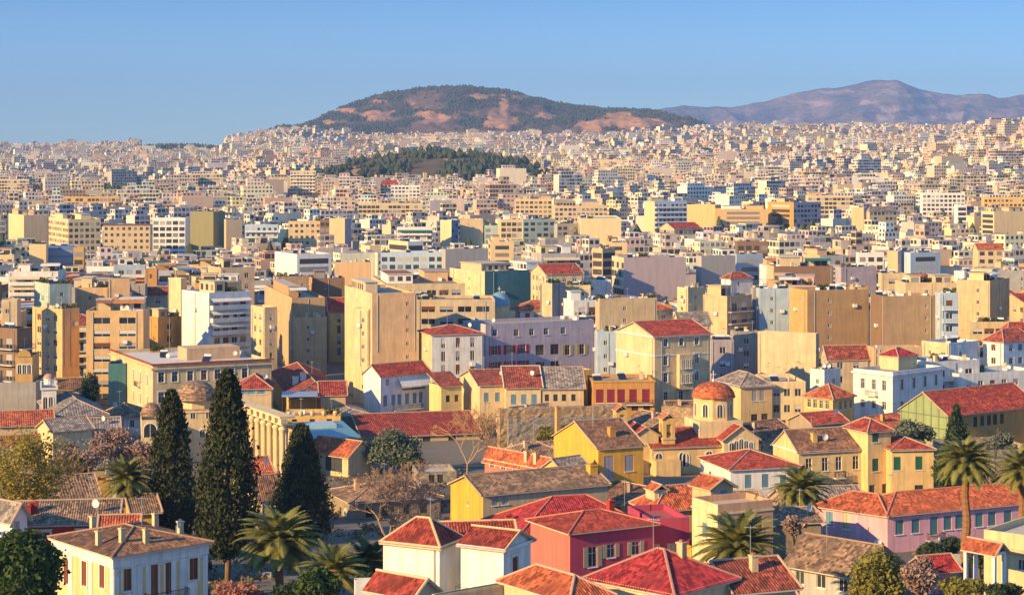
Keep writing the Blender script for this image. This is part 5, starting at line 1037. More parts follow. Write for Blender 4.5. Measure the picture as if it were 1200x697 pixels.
# transept with its gable to the front
x0, zt = local(848, 515, -1.0); x1, _ = local(889, 515, -1.0); mb = MB(); mb.box(x0, -1.0, 0, x1, B.b - .2, zt); T = [(x0, -1.0, zt), (x1, -1.0, zt), ((x0 + x1) / 2, -1.0, zt + 2.2)]; mb.poly(T); mb.poly([(x, B.b - .2, z) for x, _, z in T][::-1])
tr = mb.build('transept', wallmat('cream'), B.root); tiled_roof(tr, x1 - x0, B.b + .8, zt, 'gy', 2.3, 'red', .35, .4, loc=(x0, -1.0, 0), name='transept_roof')
fm, subs = win_meshes(.7, 2.0, 'arch', None)
for i in range(5): o = place('window', fm, tr, (x0 + (x1 - x0) * (.22 + .14 * i), -1.0, zt - 2.0 - (.3 * abs(i - 2)))); [place(n, me, o, off) for n, me, off in subs]
# porch gable to the left
x0, zt = local(742, 510, 1.5); x1, _ = local(771, 510, 1.5); mb = MB(); mb.box(x0, 1.2, 0, x1, 8, zt); mb.poly([(x0, 1.2, zt), (x1, 1.2, zt), ((x0 + x1) / 2, 1.2, zt + 1.3)]); po = mb.build('porch', wallmat('pale_yellow'), B.root); tiled_roof(po, x1 - x0, 7, zt, 'gy', 1.4, 'red', .3, .4, loc=(x0, 1.2, 0), name='porch_roof')
# drum and dome
xd, zb = local(836, 494, 6.5); _, ze = local(836, 466, 6.5); _, za = local(836, 447, 6.5); rr = 24 * mpx; mb = MB(); mb.box(xd - rr - .5, 6.5 - rr - .5, B.h - 1, xd + rr + .5, 6.5 + rr + .5, zb + .6); mb.build('dome_base', wallmat('cream'), B.root); mb = MB()
mb.lathe([(rr, zb + .3), (rr, ze), (rr + .25, ze + .05), (rr + .25, ze + .35), (.1, ze + .36)], 8, 0, (xd, 6.5)); dr = mb.build('drum', wallmat('pale_yellow'), B.root)
fm, subs = win_meshes(.95, 2.3, 'arch', None)
for i in range(8):
    t = 2 * math.pi * i / 8; ap = rr * math.cos(math.pi / 8) + .02; o = place('window', fm, dr, (xd + ap * math.cos(t), 6.5 + ap * math.sin(t), zb + 1.2), t + math.pi / 2); [place(n, me, o, off) for n, me, off in subs]
mb = MB(); n = 8; H = za - ze - .3; mb.lathe([(rr + .45, ze + .3)] + [((rr + .3) * math.cos(t), ze + .35 + H * math.sin(t)) for t in [math.pi / 2 * i / n for i in range(n)]] + [(.02, za + .05)], 24, 0, (xd, 6.5), uvs=1.6); mb.build('dome', tilemat('terracotta'), B.root)
mb = MB(); mb.tube([(xd, 6.5, za - .1), (xd, 6.5, za + .5)], .25, 8); mb.box(xd - .06, 6.44, za + .4, xd + .06, 6.56, za + 2.0); mb.box(xd - .5, 6.45, za + 1.25, xd + .5, 6.55, za + 1.37); mb.build('cross', plain('stone_white', (.7, .66, .58)), B.root)
for px, yt_, yb_, yy, wp in ((784, 490, 523, .8, 15), (729, 480, 506, 2.5, 14)):
    x, z1 = local(px, yt_, yy); _, z0 = local(px, yb_ + 6, yy); wd = wp * mpx; tw = empty('bell_tower', (x - wd / 2, yy, z0)); tw.parent = B.root; hh = z1 - z0; mb = MB()
    z0_ = 0 if px > 750 else -z0; op = [(wd * .3, wd * .7, hh * .42, hh * .82)]
    for f in 'FLRB': add_wall(mb, xf(f, wd, wd), wd, z0_, hh, op, .25)
    mb.build('tower_wall', wallmat('yellow'), tw); tiled_roof(tw, wd, wd, hh, 'gy', .8, 'terracotta', .2, .35, name='tower_roof'); mb = MB(); mb.box(-.12, -.12, hh * .36, wd + .12, -.003, hh * .41); mb.box(-.12, -.003, hh * .36, -.003, wd + .1, hh * .41); mb.build('string_course', wallmat('cream'), tw)
    mb = MB(); mb.lathe([(.02, .55), (.2, .5), (.28, .15), (.36, 0)], 10); mb.build('bell', plain('bronze', (.12, .08, .04), .4, .8), tw, (wd / 2, .35, hh * .5))
mb = MB(); Q = B; mb.box(0, -2.4, 0, B.a * .22, -.003, 3.4); mb.build('side_porch', wallmat('pale_yellow'), B.root)

# ---------------------------------------------------------------- little church with the white bell tower, and the mosque
B = house('church', 'low Byzantine church with a grey-brown tile roof beside the white bell tower', 'church', 46, 62, 126, 487, Y=362, th=20, vis=505); B.win('F', [68, 80, 93, 106], 489, 494, .6, 'arch'); B.pitched('hip', 2.2, 'grey', 'stone', o=.4, w=.5)
B = house('church_aisle', 'lower tiled aisle roof stepping down from the low Byzantine church', 'church', 50, 56, 140, 505, Y=348, th=14, b=9, vis=512); B.pitched('gx', 1.6, 'grey', 'stone', o=.4, w=.5)
B = house('bell_tower', 'white bell tower with twin arches and a pink dome', 'tower', 44, 49, 66, 456, Y=372, th=14, vis=487); B.win('F', [53, 59.5], 465, 479, .75, 'arch'); B.walls('white'); B.cornice('white', .3, .35, z=B.h - .1); c = (B.a / 2, B.b / 2); z = B.h + .25; r = B.a * .36; mb = MB(); mb.lathe([(r, z), (r, z + 1.0), (r + .15, z + 1.05), (r + .15, z + 1.2)], 12, 0, c); mb.build('lantern', wallmat('white'), B.root)
mb = MB(); mb.lathe([((r + .1) * math.cos(t), z + 1.2 + r * .95 * math.sin(t)) for t in [math.pi / 2 * i / 8 for i in range(9)]], 16, 0, c); mb.build('dome', plain('pink_dome', (.50, .24, .16)), B.root, smooth=True)
mb = MB(); mb.box(c[0] - .05, c[1] - .05, z + 1.2 + r * .9, c[0] + .05, c[1] + .05, z + 2.9 + r * .9); mb.box(c[0] - .35, c[1] - .04, z + 2.2 + r * .9, c[0] + .35, c[1] + .04, z + 2.3 + r * .9); mb.build('cross', plain('iron', (.03, .03, .035)), B.root)
Ym = 352; m = Ym / F; B = house('mosque', 'cream stone mosque with a brown tiled dome and arched portico', 'mosque', 205, 213, 252, 482, Y=Ym, th=15, vis=545); r = B.a / 2; c = (r, min(B.b, B.a) / 2 + .5)
B.b = B.a + 1; B.win('F', [226, 244], 473 + 9, 490, .8, 'arch'); B.win('F', [237], 503, 512, .9, 'arch'); B.walls('cream', flat=False); B.cornice('cream', .2, .3); zt = B.h
mb = MB(); mb.box(0.02, 0.02, zt + .002, B.a - .02, B.b - .02, zt + .25); mb.build('roof', tilemat('old'), B.root); mb = MB(); mb.lathe([(r * .98, zt + .2), (r * .98, zt + 1.6), (r * 1.06, zt + 1.65), (r * 1.06, zt + 1.85)], 8, 0, c); mb.build('drum', wallmat('cream'), B.root)
mb = MB(); H = 3.4; mb.lathe([(r * 1.28, zt + 1.75)] + [(r * 1.25 * math.cos(t), zt + 1.85 + H * math.sin(t)) for t in [math.pi / 2 * i / 9 for i in range(10)]], 24, 0, c, uvs=1.2); mb.build('dome', tilemat('old'), B.root)
B2 = house('mosque_portico', 'arched portico with a small brown tiled dome left of the mosque', 'portico', 163, 166, 190, 492, Y=346, th=12, vis=515); B2.win('F', [176], 496, 512, 2.2, 'arch'); B2.walls('cream'); r = B2.a / 2; c = (r, B2.b / 2); mb = MB(); mb.lathe([(r * 1.1, B2.h)] + [(r * 1.05 * math.cos(t), B2.h + .1 + 2.3 * math.sin(t)) for t in [math.pi / 2 * i / 8 for i in range(9)]], 20, 0, c, uvs=1.2); mb.build('dome', tilemat('old'), B2.root)

# ---------------------------------------------------------------- the ancient colonnade
Yl = 338; p0 = at(337, 550, 330); p1 = at(281, 550, 352); d = Vector((p1.x - p0.x, p1.y - p0.y)); L = d.length; rz = math.atan2(d.y, d.x); zg = ground(p0.x, p0.y) - .3; ztop = at(337, 496, 330).z
r0 = empty('ancient_colonnade', (p0.x, p0.y, zg), rz); tag(r0, 'row of ancient Corinthian columns before a marble wall', 'ruin'); TRACED.append((281, 338, 550, 331)); FOOT.append(((p0.x + p1.x) / 2, (p0.y + p1.y) / 2, L / 2, 281, 338, 490, 331))
H = ztop - zg; marble = stonemat('weathered_marble', (.62, .48, .31)); mw = wallmat('peach'); mb = MB(); mb.box(0, -2.2, 0, L, -1.2, H - .4); mb.build('wall', stonemat('weathered_marble', (.62, .48, .31)), r0); mb = MB(); mb.box(-.2, -1.19, H - .4, L + .2, 1.0, H); 
for i in range(9): x = L * i / 8; mb.box(x - .75, .3, H + .002, x + .75, 1.5, H + .9)
mb.box(-.3, -1.2, H + .902, L + .3, 1.55, H + 1.25); mb.build('entablature', wallmat('cream'), r0)
mb = MB(); mb.lathe([(.62, 0), (.68, .12), (.56, .3), (.5, .5), (.5, 3), (.44, H - 2.2), (.46, H - 2.1), (.46, H - 1.9), (.52, H - 1.5), (.74, H - 1.0), (.8, H - .75), (.55, H - .74), (.55, H - .42)], 14); cm = mb.mesh('column', [wallmat('cream')], True)
for i in range(9): place('column', cm, r0, (L * i / 8, .9, 0))
B = house('stone_podium', 'stone podium wall under the ancient columns', 'wall', 278, 282, 345, 553, Y=326, th=-14, b=1, vis=562); B.walls(None, wm=stonemat('pale_rubble', (.45, .40, .34)))

# ---------------------------------------------------------------- the rough ancient wall behind the church
def ruin(label, x0, x1, yt, Y, Y2, hvar, thick=2.5, col=(.42, .29, .17), name='ancient_wall'):
    A, C = at(x0, yt, Y), at(x1, yt, Y2); d = Vector((C.x - A.x, C.y - A.y)); L = d.length; zg = ground(A.x, A.y) - .5; o = empty(name, (A.x, A.y, zg), math.atan2(d.y, d.x)); tag(o, label, 'ruin'); H = A.z - zg; nx, nz = int(L / .8), 10; mb = MB(); g = {}
    for side in (0, 1):
        for i in range(nx + 1):
            x = L * i / nx; hh = H + hvar * (fbm(x / 5, side, 3) * 1.6 + .5 * mnoise.noise(Vector((x * .9, 2, 5))))
            for j in range(nz + 1): g[side, i, j] = (x, side * thick + (.22 * mnoise.noise(Vector((x * .9, j * .9, side * 9 + Y)))), hh * j / nz)
    for i in range(nx):
        for j in range(nz): mb.poly([g[0, i, j], g[0, i + 1, j], g[0, i + 1, j + 1], g[0, i, j + 1]]); mb.poly([g[1, i + 1, j], g[1, i, j], g[1, i, j + 1], g[1, i + 1, j + 1]])
        mb.poly([g[0, i, nz], g[0, i + 1, nz], g[1, i + 1, nz], g[1, i, nz]])
    mb.poly([g[1, 0, 0], g[0, 0, 0], g[0, 0, nz], g[1, 0, nz]]); mb.poly([g[0, nx, 0], g[1, nx, 0], g[1, nx, nz], g[0, nx, nz]]); mb.build('masonry', stonemat('ruin_%d' % (col[0] * 100), col), o); TRACED.append((x0, x1, yt + 30, min(Y, Y2) - 1)); FOOT.append(((A.x + C.x) / 2, (A.y + C.y) / 2, L / 2, x0, x1, yt, Y))
ruin('tall rough brown ancient wall with a jagged top behind the yellow gabled house', 586, 735, 480, 366, 372, .35)
ruin('short rough brown ancient wall between the orange flat house and the church dome', 775, 815, 476, 368, 366, .5)
ruin('low grey rubble wall in front of the rough brown ancient wall', 596, 722, 492, 352, 356, .5, 1.5, (.30, .26, .22))

# ================================================================ trees, palms and shrubs
def leaves(mb_v, mb_f, P, size, up=.0, stretch=1.0, rng=np.random):
    """one small leaf clump (a bent quad) at every point of P"""
    n = len(P); d = rng.normal(size=(n, 3)); d[:, 2] += up * 2; d /= np.linalg.norm(d, axis=1)[:, None]; e = rng.normal(size=(n, 3)); e -= (e * d).sum(1)[:, None] * d; e /= np.linalg.norm(e, axis=1)[:, None]
    s = size * rng.uniform(.6, 1.35, size=(n, 1)); a = P - e * s * .5; b = P + e * s * .5; c = P + d * s * stretch + e * s * .18; g = P - d * s * stretch * .7
    k = len(mb_v); V = np.stack([a, g, b, c], 1).reshape(-1, 3); mb_v.extend(map(tuple, V)); mb_f.extend([(k + 4 * i, k + 4 * i + 1, k + 4 * i + 2, k + 4 * i + 3) for i in range(n)])
def leafmesh(name, v, f, mat, parent, loc=(0, 0, 0)):
    me = bpy.data.meshes.new(name); me.from_pydata(v, [], f); me.materials.append(mat); return place(name, me, parent, loc)
BARK = plain('bark', (.20, .13, .08), .95); PALEBARK = plain('pale_bark', (.32, .22, .13), .95)
def tree_root(name, label, cat, px, Y, group=None):
    x = (px - CX) * Y / F; z = ground(x, Y); return tag(empty(name, (x, Y, z - .1)), label, cat, group), z
CYP = leafmat('cypress_leaf', (.010, .019, .007), (.046, .052, .018), .12)
def cypress(label, px, ytop, Y, rpx, base=1.5, n=15000, cone=0.0, mat=CYP, name='cypress_tree', seed=1):
    o, zg = tree_root(name, label, 'tree', px, Y); rng = np.random.RandomState(seed); H = -(ytop - HY) * Y / F - zg; Rm = rpx * Y / F
    PR = ([0, .04, .14, .28, .42, .58, .74, .88, .95, 1], [.12, .6, .92, 1, .92, .76, .58, .40, .26, .04]) if cone < .6 else ([0, .05, .16, .3, .45, .6, .75, .88, .95, 1], [.3, .8, 1, .9, .70, .52, .42, .32, .2, .03]) if cone < .9 else ([0, .06, .2, .5, .8, 1], [.3, .9, 1, .66, .3, .03])
    nc = max(60, int(n / 48)); tc = rng.uniform(0, 1, nc) ** .85; ac = rng.uniform(0, 2 * math.pi, nc); rc = Rm * np.interp(tc, *PR) * (1 - .30 * rng.uniform(0, 1, nc) ** 1.5) * rng.uniform(.88, 1.10, nc); zc = base + tc * (H - base); k = rng.randint(0, nc, n)
    sp = np.clip(rc[k] * .16, .12, .42); P = np.stack([rc[k] * np.cos(ac[k]), rc[k] * np.sin(ac[k]), zc[k]], 1) * np.array([.94, .94, 1]) + rng.normal(size=(n, 3)) * np.stack([sp, sp, sp * 2.0], 1)
    P = P[(P[:, 2] > .2) & (P[:, 2] < H + .1)]; v, f = [], []; leaves(v, f, P, .27, .9, 1.15, rng); leafmesh('crown', v, f, mat, o)
    mb = MB(); mb.tube([(0, 0, -.4), (.05, 0, base), (0, .05, H * .55), (0, 0, H * .9)], [.42, .34, .22, .05], 8); mb.build('trunk', BARK, o, smooth=True); return o
cypress('tallest dark cypress, columnar with a bare foot, beside the smaller pointed one', 267, 433, 216, 33, 4.5, 19000, 0, seed=3)
cypress('slightly shorter dark cypress left of the tallest one', 201, 457, 248, 29, 1.0, 16000, .25, seed=5)
cypress('triangular dark cypress before the ancient columns, widest at its base', 353, 497, 262, 37, 1.0, 15000, .8, seed=8)
cypress('thin dark young cypress between the two tallest ones', 240, 535, 226, 12, 1.0, 3500, .4, seed=9)
cypress('dark green conifer with a broad pointed crown behind the tall palm', 1121, 474, 300, 25, 1.0, 7000, .95, leafmat('conifer_leaf', (.012, .025, .012), (.03, .05, .022), .1), 'conifer_tree', 12)
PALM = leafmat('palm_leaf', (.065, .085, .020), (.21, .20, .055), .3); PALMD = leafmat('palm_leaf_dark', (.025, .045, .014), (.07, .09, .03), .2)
def palm(label, px, cpy, rpx, Y, nf=84, mat=PALM, seed=1, tr=.42, droop=1.0):
    o, zg = tree_root('palm_tree', label, 'palm'.replace('palm', 'palm tree'), px, Y); rng = random.Random(seed); zc = -(cpy - HY) * Y / F - zg; Rl = rpx * Y / F * 1.22; v, f = [], []
    for i in range(nf):
        q = (i + .5) / nf; el = math.radians(82 - 112 * q ** .85) + rng.uniform(-.12, .12); az = i * 2.39996 + rng.uniform(-.2, .2); L = Rl * (1.0 + .12 * math.sin(q * 3)) * rng.uniform(.88, 1.08); p = Vector((0, 0, zc)); d0 = el; pts = []; S = 11
        for k in range(S + 1): pts.append(p.copy()); d = d0 - droop * (k / S) ** 1.5 * (1.15 if el > -.2 else .5); p = p + Vector((math.cos(az) * math.cos(d), math.sin(az) * math.cos(d), math.sin(d))) * (L / S)
        side = Vector((-math.sin(az), math.cos(az), 0))
        for k in range(1, S + 1):
            for h in (0, .25, .5, .75):
                a = pts[k - 1].lerp(pts[k], h); t = (k - 1 + h) / S; ll = L * .24 * (1 - t ** 2.2) * min(1, t * 5 + .3) + .08; fw = (pts[k] - pts[k - 1]).normalized()
                for sg in (-1, 1):
                    tip = a + side * sg * ll * .8 + fw * ll * .75 + Vector((0, 0, -.25 * ll + rng.uniform(-.05, .05))); wd = fw * (.055 + .014 * Rl); i0 = len(v); v.extend([tuple(a - wd), tuple(a + wd), tuple(tip)]); f.append((i0, i0 + 1, i0 + 2))
    leafmesh('crown', v, f, mat, o); mb = MB(); n = max(4, int(zc / .35)); pts = [(.12 * math.sin(j * .35), 0, -.3 + (zc + .1) * j / n) for j in range(n + 1)]; mb.tube(pts, [tr * (1.0 + .14 * (j % 2)) * (1.15 - .25 * j / n) for j in range(n + 1)], 9); mb.build('trunk', plain('palm_trunk', (.24, .12, .055), .95), o)
    mb = MB(); mb.lathe([(.05, zc - 1.5), (tr * 1.0, zc - 1.1), (tr * 1.75, zc - .2), (tr * 1.5, zc + .3), (.1, zc + .7)], 10); mb.build('crown_boss', plain('palm_boss', (.36, .19, .07), .95), o); return o
palm('bushy palm between the long red house and the smaller cypress', 149, 561, 29, 246, 84, seed=2)
palm('broad palm in front of the triangular cypress, with hanging dry fronds', 328, 634, 44, 203, 96, seed=3, droop=1.1)
palm('low young palm right of the broad one, near the bottom edge', 392, 668, 36, 188, 40, seed=4, droop=.9)
palm('large palm beside the crimson hip roof, lower right', 866, 641, 46, 192, 92, PALM, 5)
palm('dark palm in front of the pale yellow house with sash windows', 939, 573, 31, 262, 80, PALM, 6)
palm('tallest palm with a long bare trunk rising before the pink house', 1132, 541, 33, 222, 84, seed=7, tr=.45, droop=1.1)
palm('palm cut by the right border, before the stone terrace', 1197, 550, 29, 238, 80, seed=8)
palm('low dark palm under the bare tree, its fronds dark green', 432, 655, 30, 210, 40, PALMD, 9)  # takes the darker palm leaf colour

def blob_tree(name, label, px, cpy, rx, ry, Y, mat, n=6000, leaf=.32, lobes=14, cat='tree', group=None, depth=1.0, seed=1, up=0, trunk=BARK, hollow=.5):
    o, zg = tree_root(name, label, cat, px, Y, group); rng = np.random.RandomState(seed); m = Y / F; A, Cz = rx * m, ry * m; zc = max(-(cpy - HY) * m - zg, Cz * .55); v, f = [], []; C = []
    for i in range(lobes):
        d = rng.normal(size=3); d /= np.linalg.norm(d); q = rng.uniform(.45, .78); C.append((d[0] * A * q, d[1] * A * depth * q, max(d[2] * Cz * q, -zc + .4), rng.uniform(.28, .46)))
    per = n // lobes
    for (x, y, z, r) in C:
        d = rng.normal(size=(per, 3)); d /= np.linalg.norm(d, axis=1)[:, None]; rr = (hollow + (1 - hollow) * rng.uniform(0, 1, (per, 1)) ** .5) * (1 + .2 * rng.normal(size=(per, 1)))
        P = np.array([x, y, z + zc]) + d * rr * np.array([A * r, A * depth * r, Cz * r * 1.1]); P = P[P[:, 2] > .05]; leaves(v, f, P, leaf, up, 1.0, rng)
    leafmesh('crown', v, f, mat, o); mb = MB(); mb.tube([(0, 0, -.3), (.05, 0, zc * .5), (0, 0, zc)], [.05 * A + .12, .04 * A + .08, .05], 7)
    for (x, y, z, r) in C[:7]: mb.tube([(0, 0, zc * .45), (x * .5, y * .5, zc * .6 + (z + zc) * .25), (x, y, z + zc)], [.03 * A + .04, .05, .02], 5)
    mb.build('trunk', trunk, o); return o
GR1 = leafmat('broad_leaf_dark', (.020, .045, .012), (.055, .085, .022), .2); GR2 = leafmat('willow_leaf', (.16, .15, .028), (.32, .25, .05), .35); GR3 = leafmat('olive_leaf', (.06, .08, .055), (.13, .15, .10), .15); GR4 = leafmat('yellow_green_leaf', (.10, .11, .02), (.22, .19, .045), .3)
PNK = leafmat('pinkish_twigs', (.15, .10, .08), (.27, .18, .14), .1); GRD = leafmat('dark_shrub_leaf', (.018, .035, .018), (.05, .07, .035), .15); FLW = leafmat('pink_flowers', (.45, .10, .10), (.25, .14, .08), .2)  # GRD: the dark green leaf of low shrubs
blob_tree('leafy_tree', 'dense dark green tree at the bottom left corner', 30, 668, 50, 44, 162, GR1, 14000, .30, 26, seed=2)
blob_tree('willow_tree', 'large sparse yellow-green tree at the left border', 28, 548, 60, 52, 244, GR2, 6200, .27, 34, seed=3, trunk=PALEBARK, hollow=.0)
for i, (px, py, rx, ry, Y, lab) in enumerate([(100, 530, 34, 19, 290, 'pinkish bare shrub right of the sparse yellow-green tree'), (140, 520, 32, 20, 300, 'pinkish bare shrub in front of the portico dome, middle one of its clump'), (172, 532, 24, 18, 292, 'pinkish bare shrub close to the smaller cypress'), (362, 566, 16, 14, 296, 'pinkish bare shrub right of the triangular cypress')]):
    blob_tree('bare_shrub', lab, px, py, rx, ry, Y, PNK, 3600, .26, 16, 'shrub', seed=20 + i, hollow=.1)
blob_tree('green_shrub', 'dark green shrub between the pinkish bare ones and the willow', 82, 548, 22, 16, 275, GRD, 2600, .3, 12, 'shrub', seed=31)
blob_tree('olive_tree', 'rounded grey-green tree before the long market hall', 458, 526, 33, 21, 336, GR3, 6500, .34, 20, seed=5)
blob_tree('olive_tree', 'spreading grey-green olive beside the netted gable', 1068, 506, 24, 15, 322, GR3, 4000, .34, 16, seed=6)
blob_tree('leafy_tree', 'yellow-green bush in front of the old stone house', 1024, 682, 37, 36, 178, GR4, 9000, .26, 24, seed=7)
for i, (px, py, rx, ry, Y, mt, lab) in enumerate([(1090, 646, 20, 13, 224, GRD, 'dark shrub left of the tall palm trunk'), (1117, 640, 17, 12, 228, GRD, 'dark shrub just left of the palm trunk, above the pale blue wall'), (1148, 655, 14, 10, 214, GRD, 'dark shrub between the palm trunk and the gate porch'),
    (1110, 548, 22, 26, 290, GR1, 'dark leafy tree under the broad conifer'), (1155, 562, 20, 16, 280, GRD, 'shaded tree behind the tall palm crown'), (1180, 520, 24, 16, 330, GR3, 'grey-green tree on the broken stone terrace'), (375, 686, 30, 20, 178, GR1, 'green bush at the bottom below the low young palm'), (432, 684, 18, 16, 172, GRD, 'dark green bush left of the thick chimney stack'), (340, 690, 26, 12, 182, GRD, 'low dark bush below the broad palm'), (470, 640, 22, 20, 225, GRD, 'dark shrub under the bare tree, left of the white house'),
    (665, 505, 22, 9, 344, GR4, 'yellow-green bush before the rough ancient wall'), (105, 456, 13, 20, 384, GRD, 'dark sparse tree in front of the ochre office wings'), (1128, 688, 26, 12, 176, GR4, 'low yellow-green bush at the bottom right'), (1175, 690, 24, 10, 172, GRD, 'dark hedge bush in the bottom right corner'), (1078, 672, 24, 18, 190, PNK, 'pinkish bare shrub before the tiny pink outbuilding'), (895, 662, 14, 18, 196, GRD, 'dark shrub at the foot of the large palm'), (275, 690, 30, 9, 186, FLW, 'pink flowering bush beside the neoclassical house'), (480, 540, 22, 8, 332, GRD, 'low hedge before the rounded grey-green tree'), (930, 614, 18, 9, 240, PNK, 'brown dry shrub by the ragged shed roof'), (905, 600, 13, 14, 250, PNK, 'bare brown shrub left of the dark palm')]):
    blob_tree('green_shrub' if mt is not PNK else 'bare_shrub', lab, px, py, rx, ry, Y, mt, int(1500 + rx * ry * 6), .27, 12, 'shrub' if 'tree' not in lab.split(' ')[2:4] else 'tree', seed=40 + i)
def bare_tree(label, px, base_py, top_py, rpx, Y, mat, seed=1, depth=8, name='bare_tree'):
    o, zg = tree_root(name, label, 'tree', px, Y); rng = random.Random(seed); H = -(top_py - HY) * Y / F - zg; Rx = rpx * Y / F; mb = MB(); tw = MB()
    def grow(p, d, L, r, k):
        q = p + d * L; mid = p + d * L * .5 + Vector((rng.uniform(-1, 1), rng.uniform(-1, 1), rng.uniform(-.3, .6))) * L * .09; (mb if k < 4 else tw).tube([p, mid, q], [r, r * .85, r * .68], 6 if k < 3 else 3, cap=False)
        if k >= depth: return
        for c in range(2 if rng.random() < .45 else 3):
            ax = Vector((rng.uniform(-1, 1), rng.uniform(-1, 1), rng.uniform(-.2, .45))).normalized(); nd = (d * .9 + ax * rng.uniform(.5, .95)).normalized(); nd.z = max(nd.z, -.1); grow(q, nd.normalized(), L * rng.uniform(.66, .86), max(r * .62, .03), k + 1)
    L0 = H / 3.6; grow(Vector((0, 0, -.3)), Vector((.08, 0, 1)).normalized(), L0, .05 * L0 + .1, 0)
    for m in (mb, tw):
        V = np.array(m.v); lim = np.percentile(np.abs(V[:, 0]), 98) if m is tw else None
        if m is tw: sx = Rx / max(lim, .1); sz = H / np.percentile(V[:, 2], 99)
    for m, nm, mt in ((mb, 'trunk', PALEBARK), (tw, 'crown', mat)): m.v = [(x * sx, y * sx, z * sz if z > 0 else z) for x, y, z in m.v]; m.build(nm, mt, o)
    return o
TW = plain('twigs_brown', (.30, .19, .12), .95); TW2 = plain('twigs_gold', (.42, .25, .11), .95)
bare_tree('large bare tree with a fine web of pinkish twigs before the grey plaster house', 455, 655, 541, 62, 236, TW, 3, 8)
bare_tree('bare golden-brown tree before the long market hall', 546, 556, 480, 42, 322, TW2, 5, 7)
bare_tree('bare tree between the sparse willow and the pinkish shrubs', 60, 600, 530, 30, 262, TW2, 8, 7)
bare_tree('thin bare tree before the sunlit peach terrace house', 893, 640, 575, 34, 222, TW, 9, 6)
bare_tree('small bare tree below the tall palm crown, beside the pink roof', 1150, 575, 540, 22, 275, TW2, 10, 5)
bare_tree('leafless shrubby tree by the broken stone terrace', 1165, 545, 500, 26, 305, TW, 12, 5)
blob_tree('green_shrub', 'yellow-green creeper bush before the jagged ancient wall, right of the first', 640, 508, 14, 8, 346, GR4, 1800, .3, 10, 'shrub', seed=91)
# weeds and low scrub on the open ground of the old town
v, f = [], []; rng = np.random.RandomState(4)
for i in range(1100):
    Y = random.uniform(175, 345); px = random.uniform(-20, 620) if random.random() < .75 else random.uniform(880, 1220); x = (px - CX) * Y / F; z = ground(x, Y); r = random.uniform(.4, 1.5); k = 26
    d = rng.normal(size=(k, 3)) * .5; P = np.array([x, Y, z + r * .35]) + d * np.array([r, r, r * .5]); leaves(v, f, P, .3, .3, 1.0, rng)
me = bpy.data.meshes.new('undergrowth'); me.from_pydata(v, [], f); me.materials.append(leafmat('scrub', (.06, .07, .025), (.17, .125, .075), .15)); o = bpy.data.objects.new('undergrowth', me); COL.objects.link(o); tag(o, kind='stuff')
# ================================================================ the other blocks between them: one thing each, nearest first
FILLCOL = ['cream', 'cream', 'white', 'white', 'white', 'peach', 'tan', 'beige', 'cream', 'ochre', 'grey', 'pale_blue', 'pink', 'cream', 'honey', 'white', 'brown']
FILL = []
def fill_candidates():
    rng = random.Random(11); out = []
    for i in range(9000):
        Y = rng.uniform(465, FAR0 + 35); px = rng.uniform(-70, 1270); out.append((Y, px))
    return sorted(out)
def label_for(d):
    return d
# small old houses in the gaps of the old town
OLD = []; orng = random.Random(5)
for i in range(2600):
    if len(OLD) >= 66: break
    Y = orng.uniform(262, 462); px = orng.uniform(-130, 1330)
    if 60 < px < 260 and Y < 345 or 340 < px < 560 and Y < 300 or 1090 < px < 1215 and Y < 330: continue
    x = (px - CX) * Y / F; a, b = orng.uniform(7, 13), orng.uniform(7, 10)
    if any((x - q[0]) ** 2 + (Y - q[1]) ** 2 < (q[2] * .85 + .42 * math.hypot(a, b)) ** 2 for q in FOOT): continue
    th = orng.choice([4, 10, 18, 24, 32, 40]); wl = b * math.sin(R(th)); w_ = a * math.cos(R(th)) + wl; cx = x - (w_ / 2 - wl); cY = Y - .4 * b; pc = CX + F * cx / cY; xl = pc - wl * F / cY; xr = pc + (w_ - wl) * F / cY; ok = False
    for h in (6.5, 5.2, 4.0, 3.2):
        rise = min(a, b) * .24; yt = HY - (ground(cx, cY) + h) * F / cY
        if clear_view(xl - 2, xr + 2, yt - rise * F / cY, cY): ok = True; break
    if not ok: continue
    col = orng.choice(['cream', 'white', 'peach', 'beige', 'yellow', 'stone', 'pink', 'grey', 'ochre']); tile = orng.choice(['red', 'terracotta', 'brown', 'old', 'old', 'grey']); kd = orng.choice(['gx', 'hip', 'gx', 'gy'])
    B = Bld('old_house', 'x', 'house', xl, pc, xr, yt, cY, h, th, b, a); B.grid('F', [max(.4, B.h - 2.2)] + ([B.h - 5] if h > 6 else []), max(2, int(a / 2.6)), .9, 1.4, 'one', 'mix'); B.grid('L', [max(.4, B.h - 2.2)], 2, .8, 1.3, 'one', 'mix')
    B.pitched(kd, rise, tile, col, w=.42); B.chimney(.3, .3, 1.1, .6, col)
    OLD.append((B, col, tile, (xl + xr) / 2, yt))
print('old houses', len(OLD))
MAXB = 298
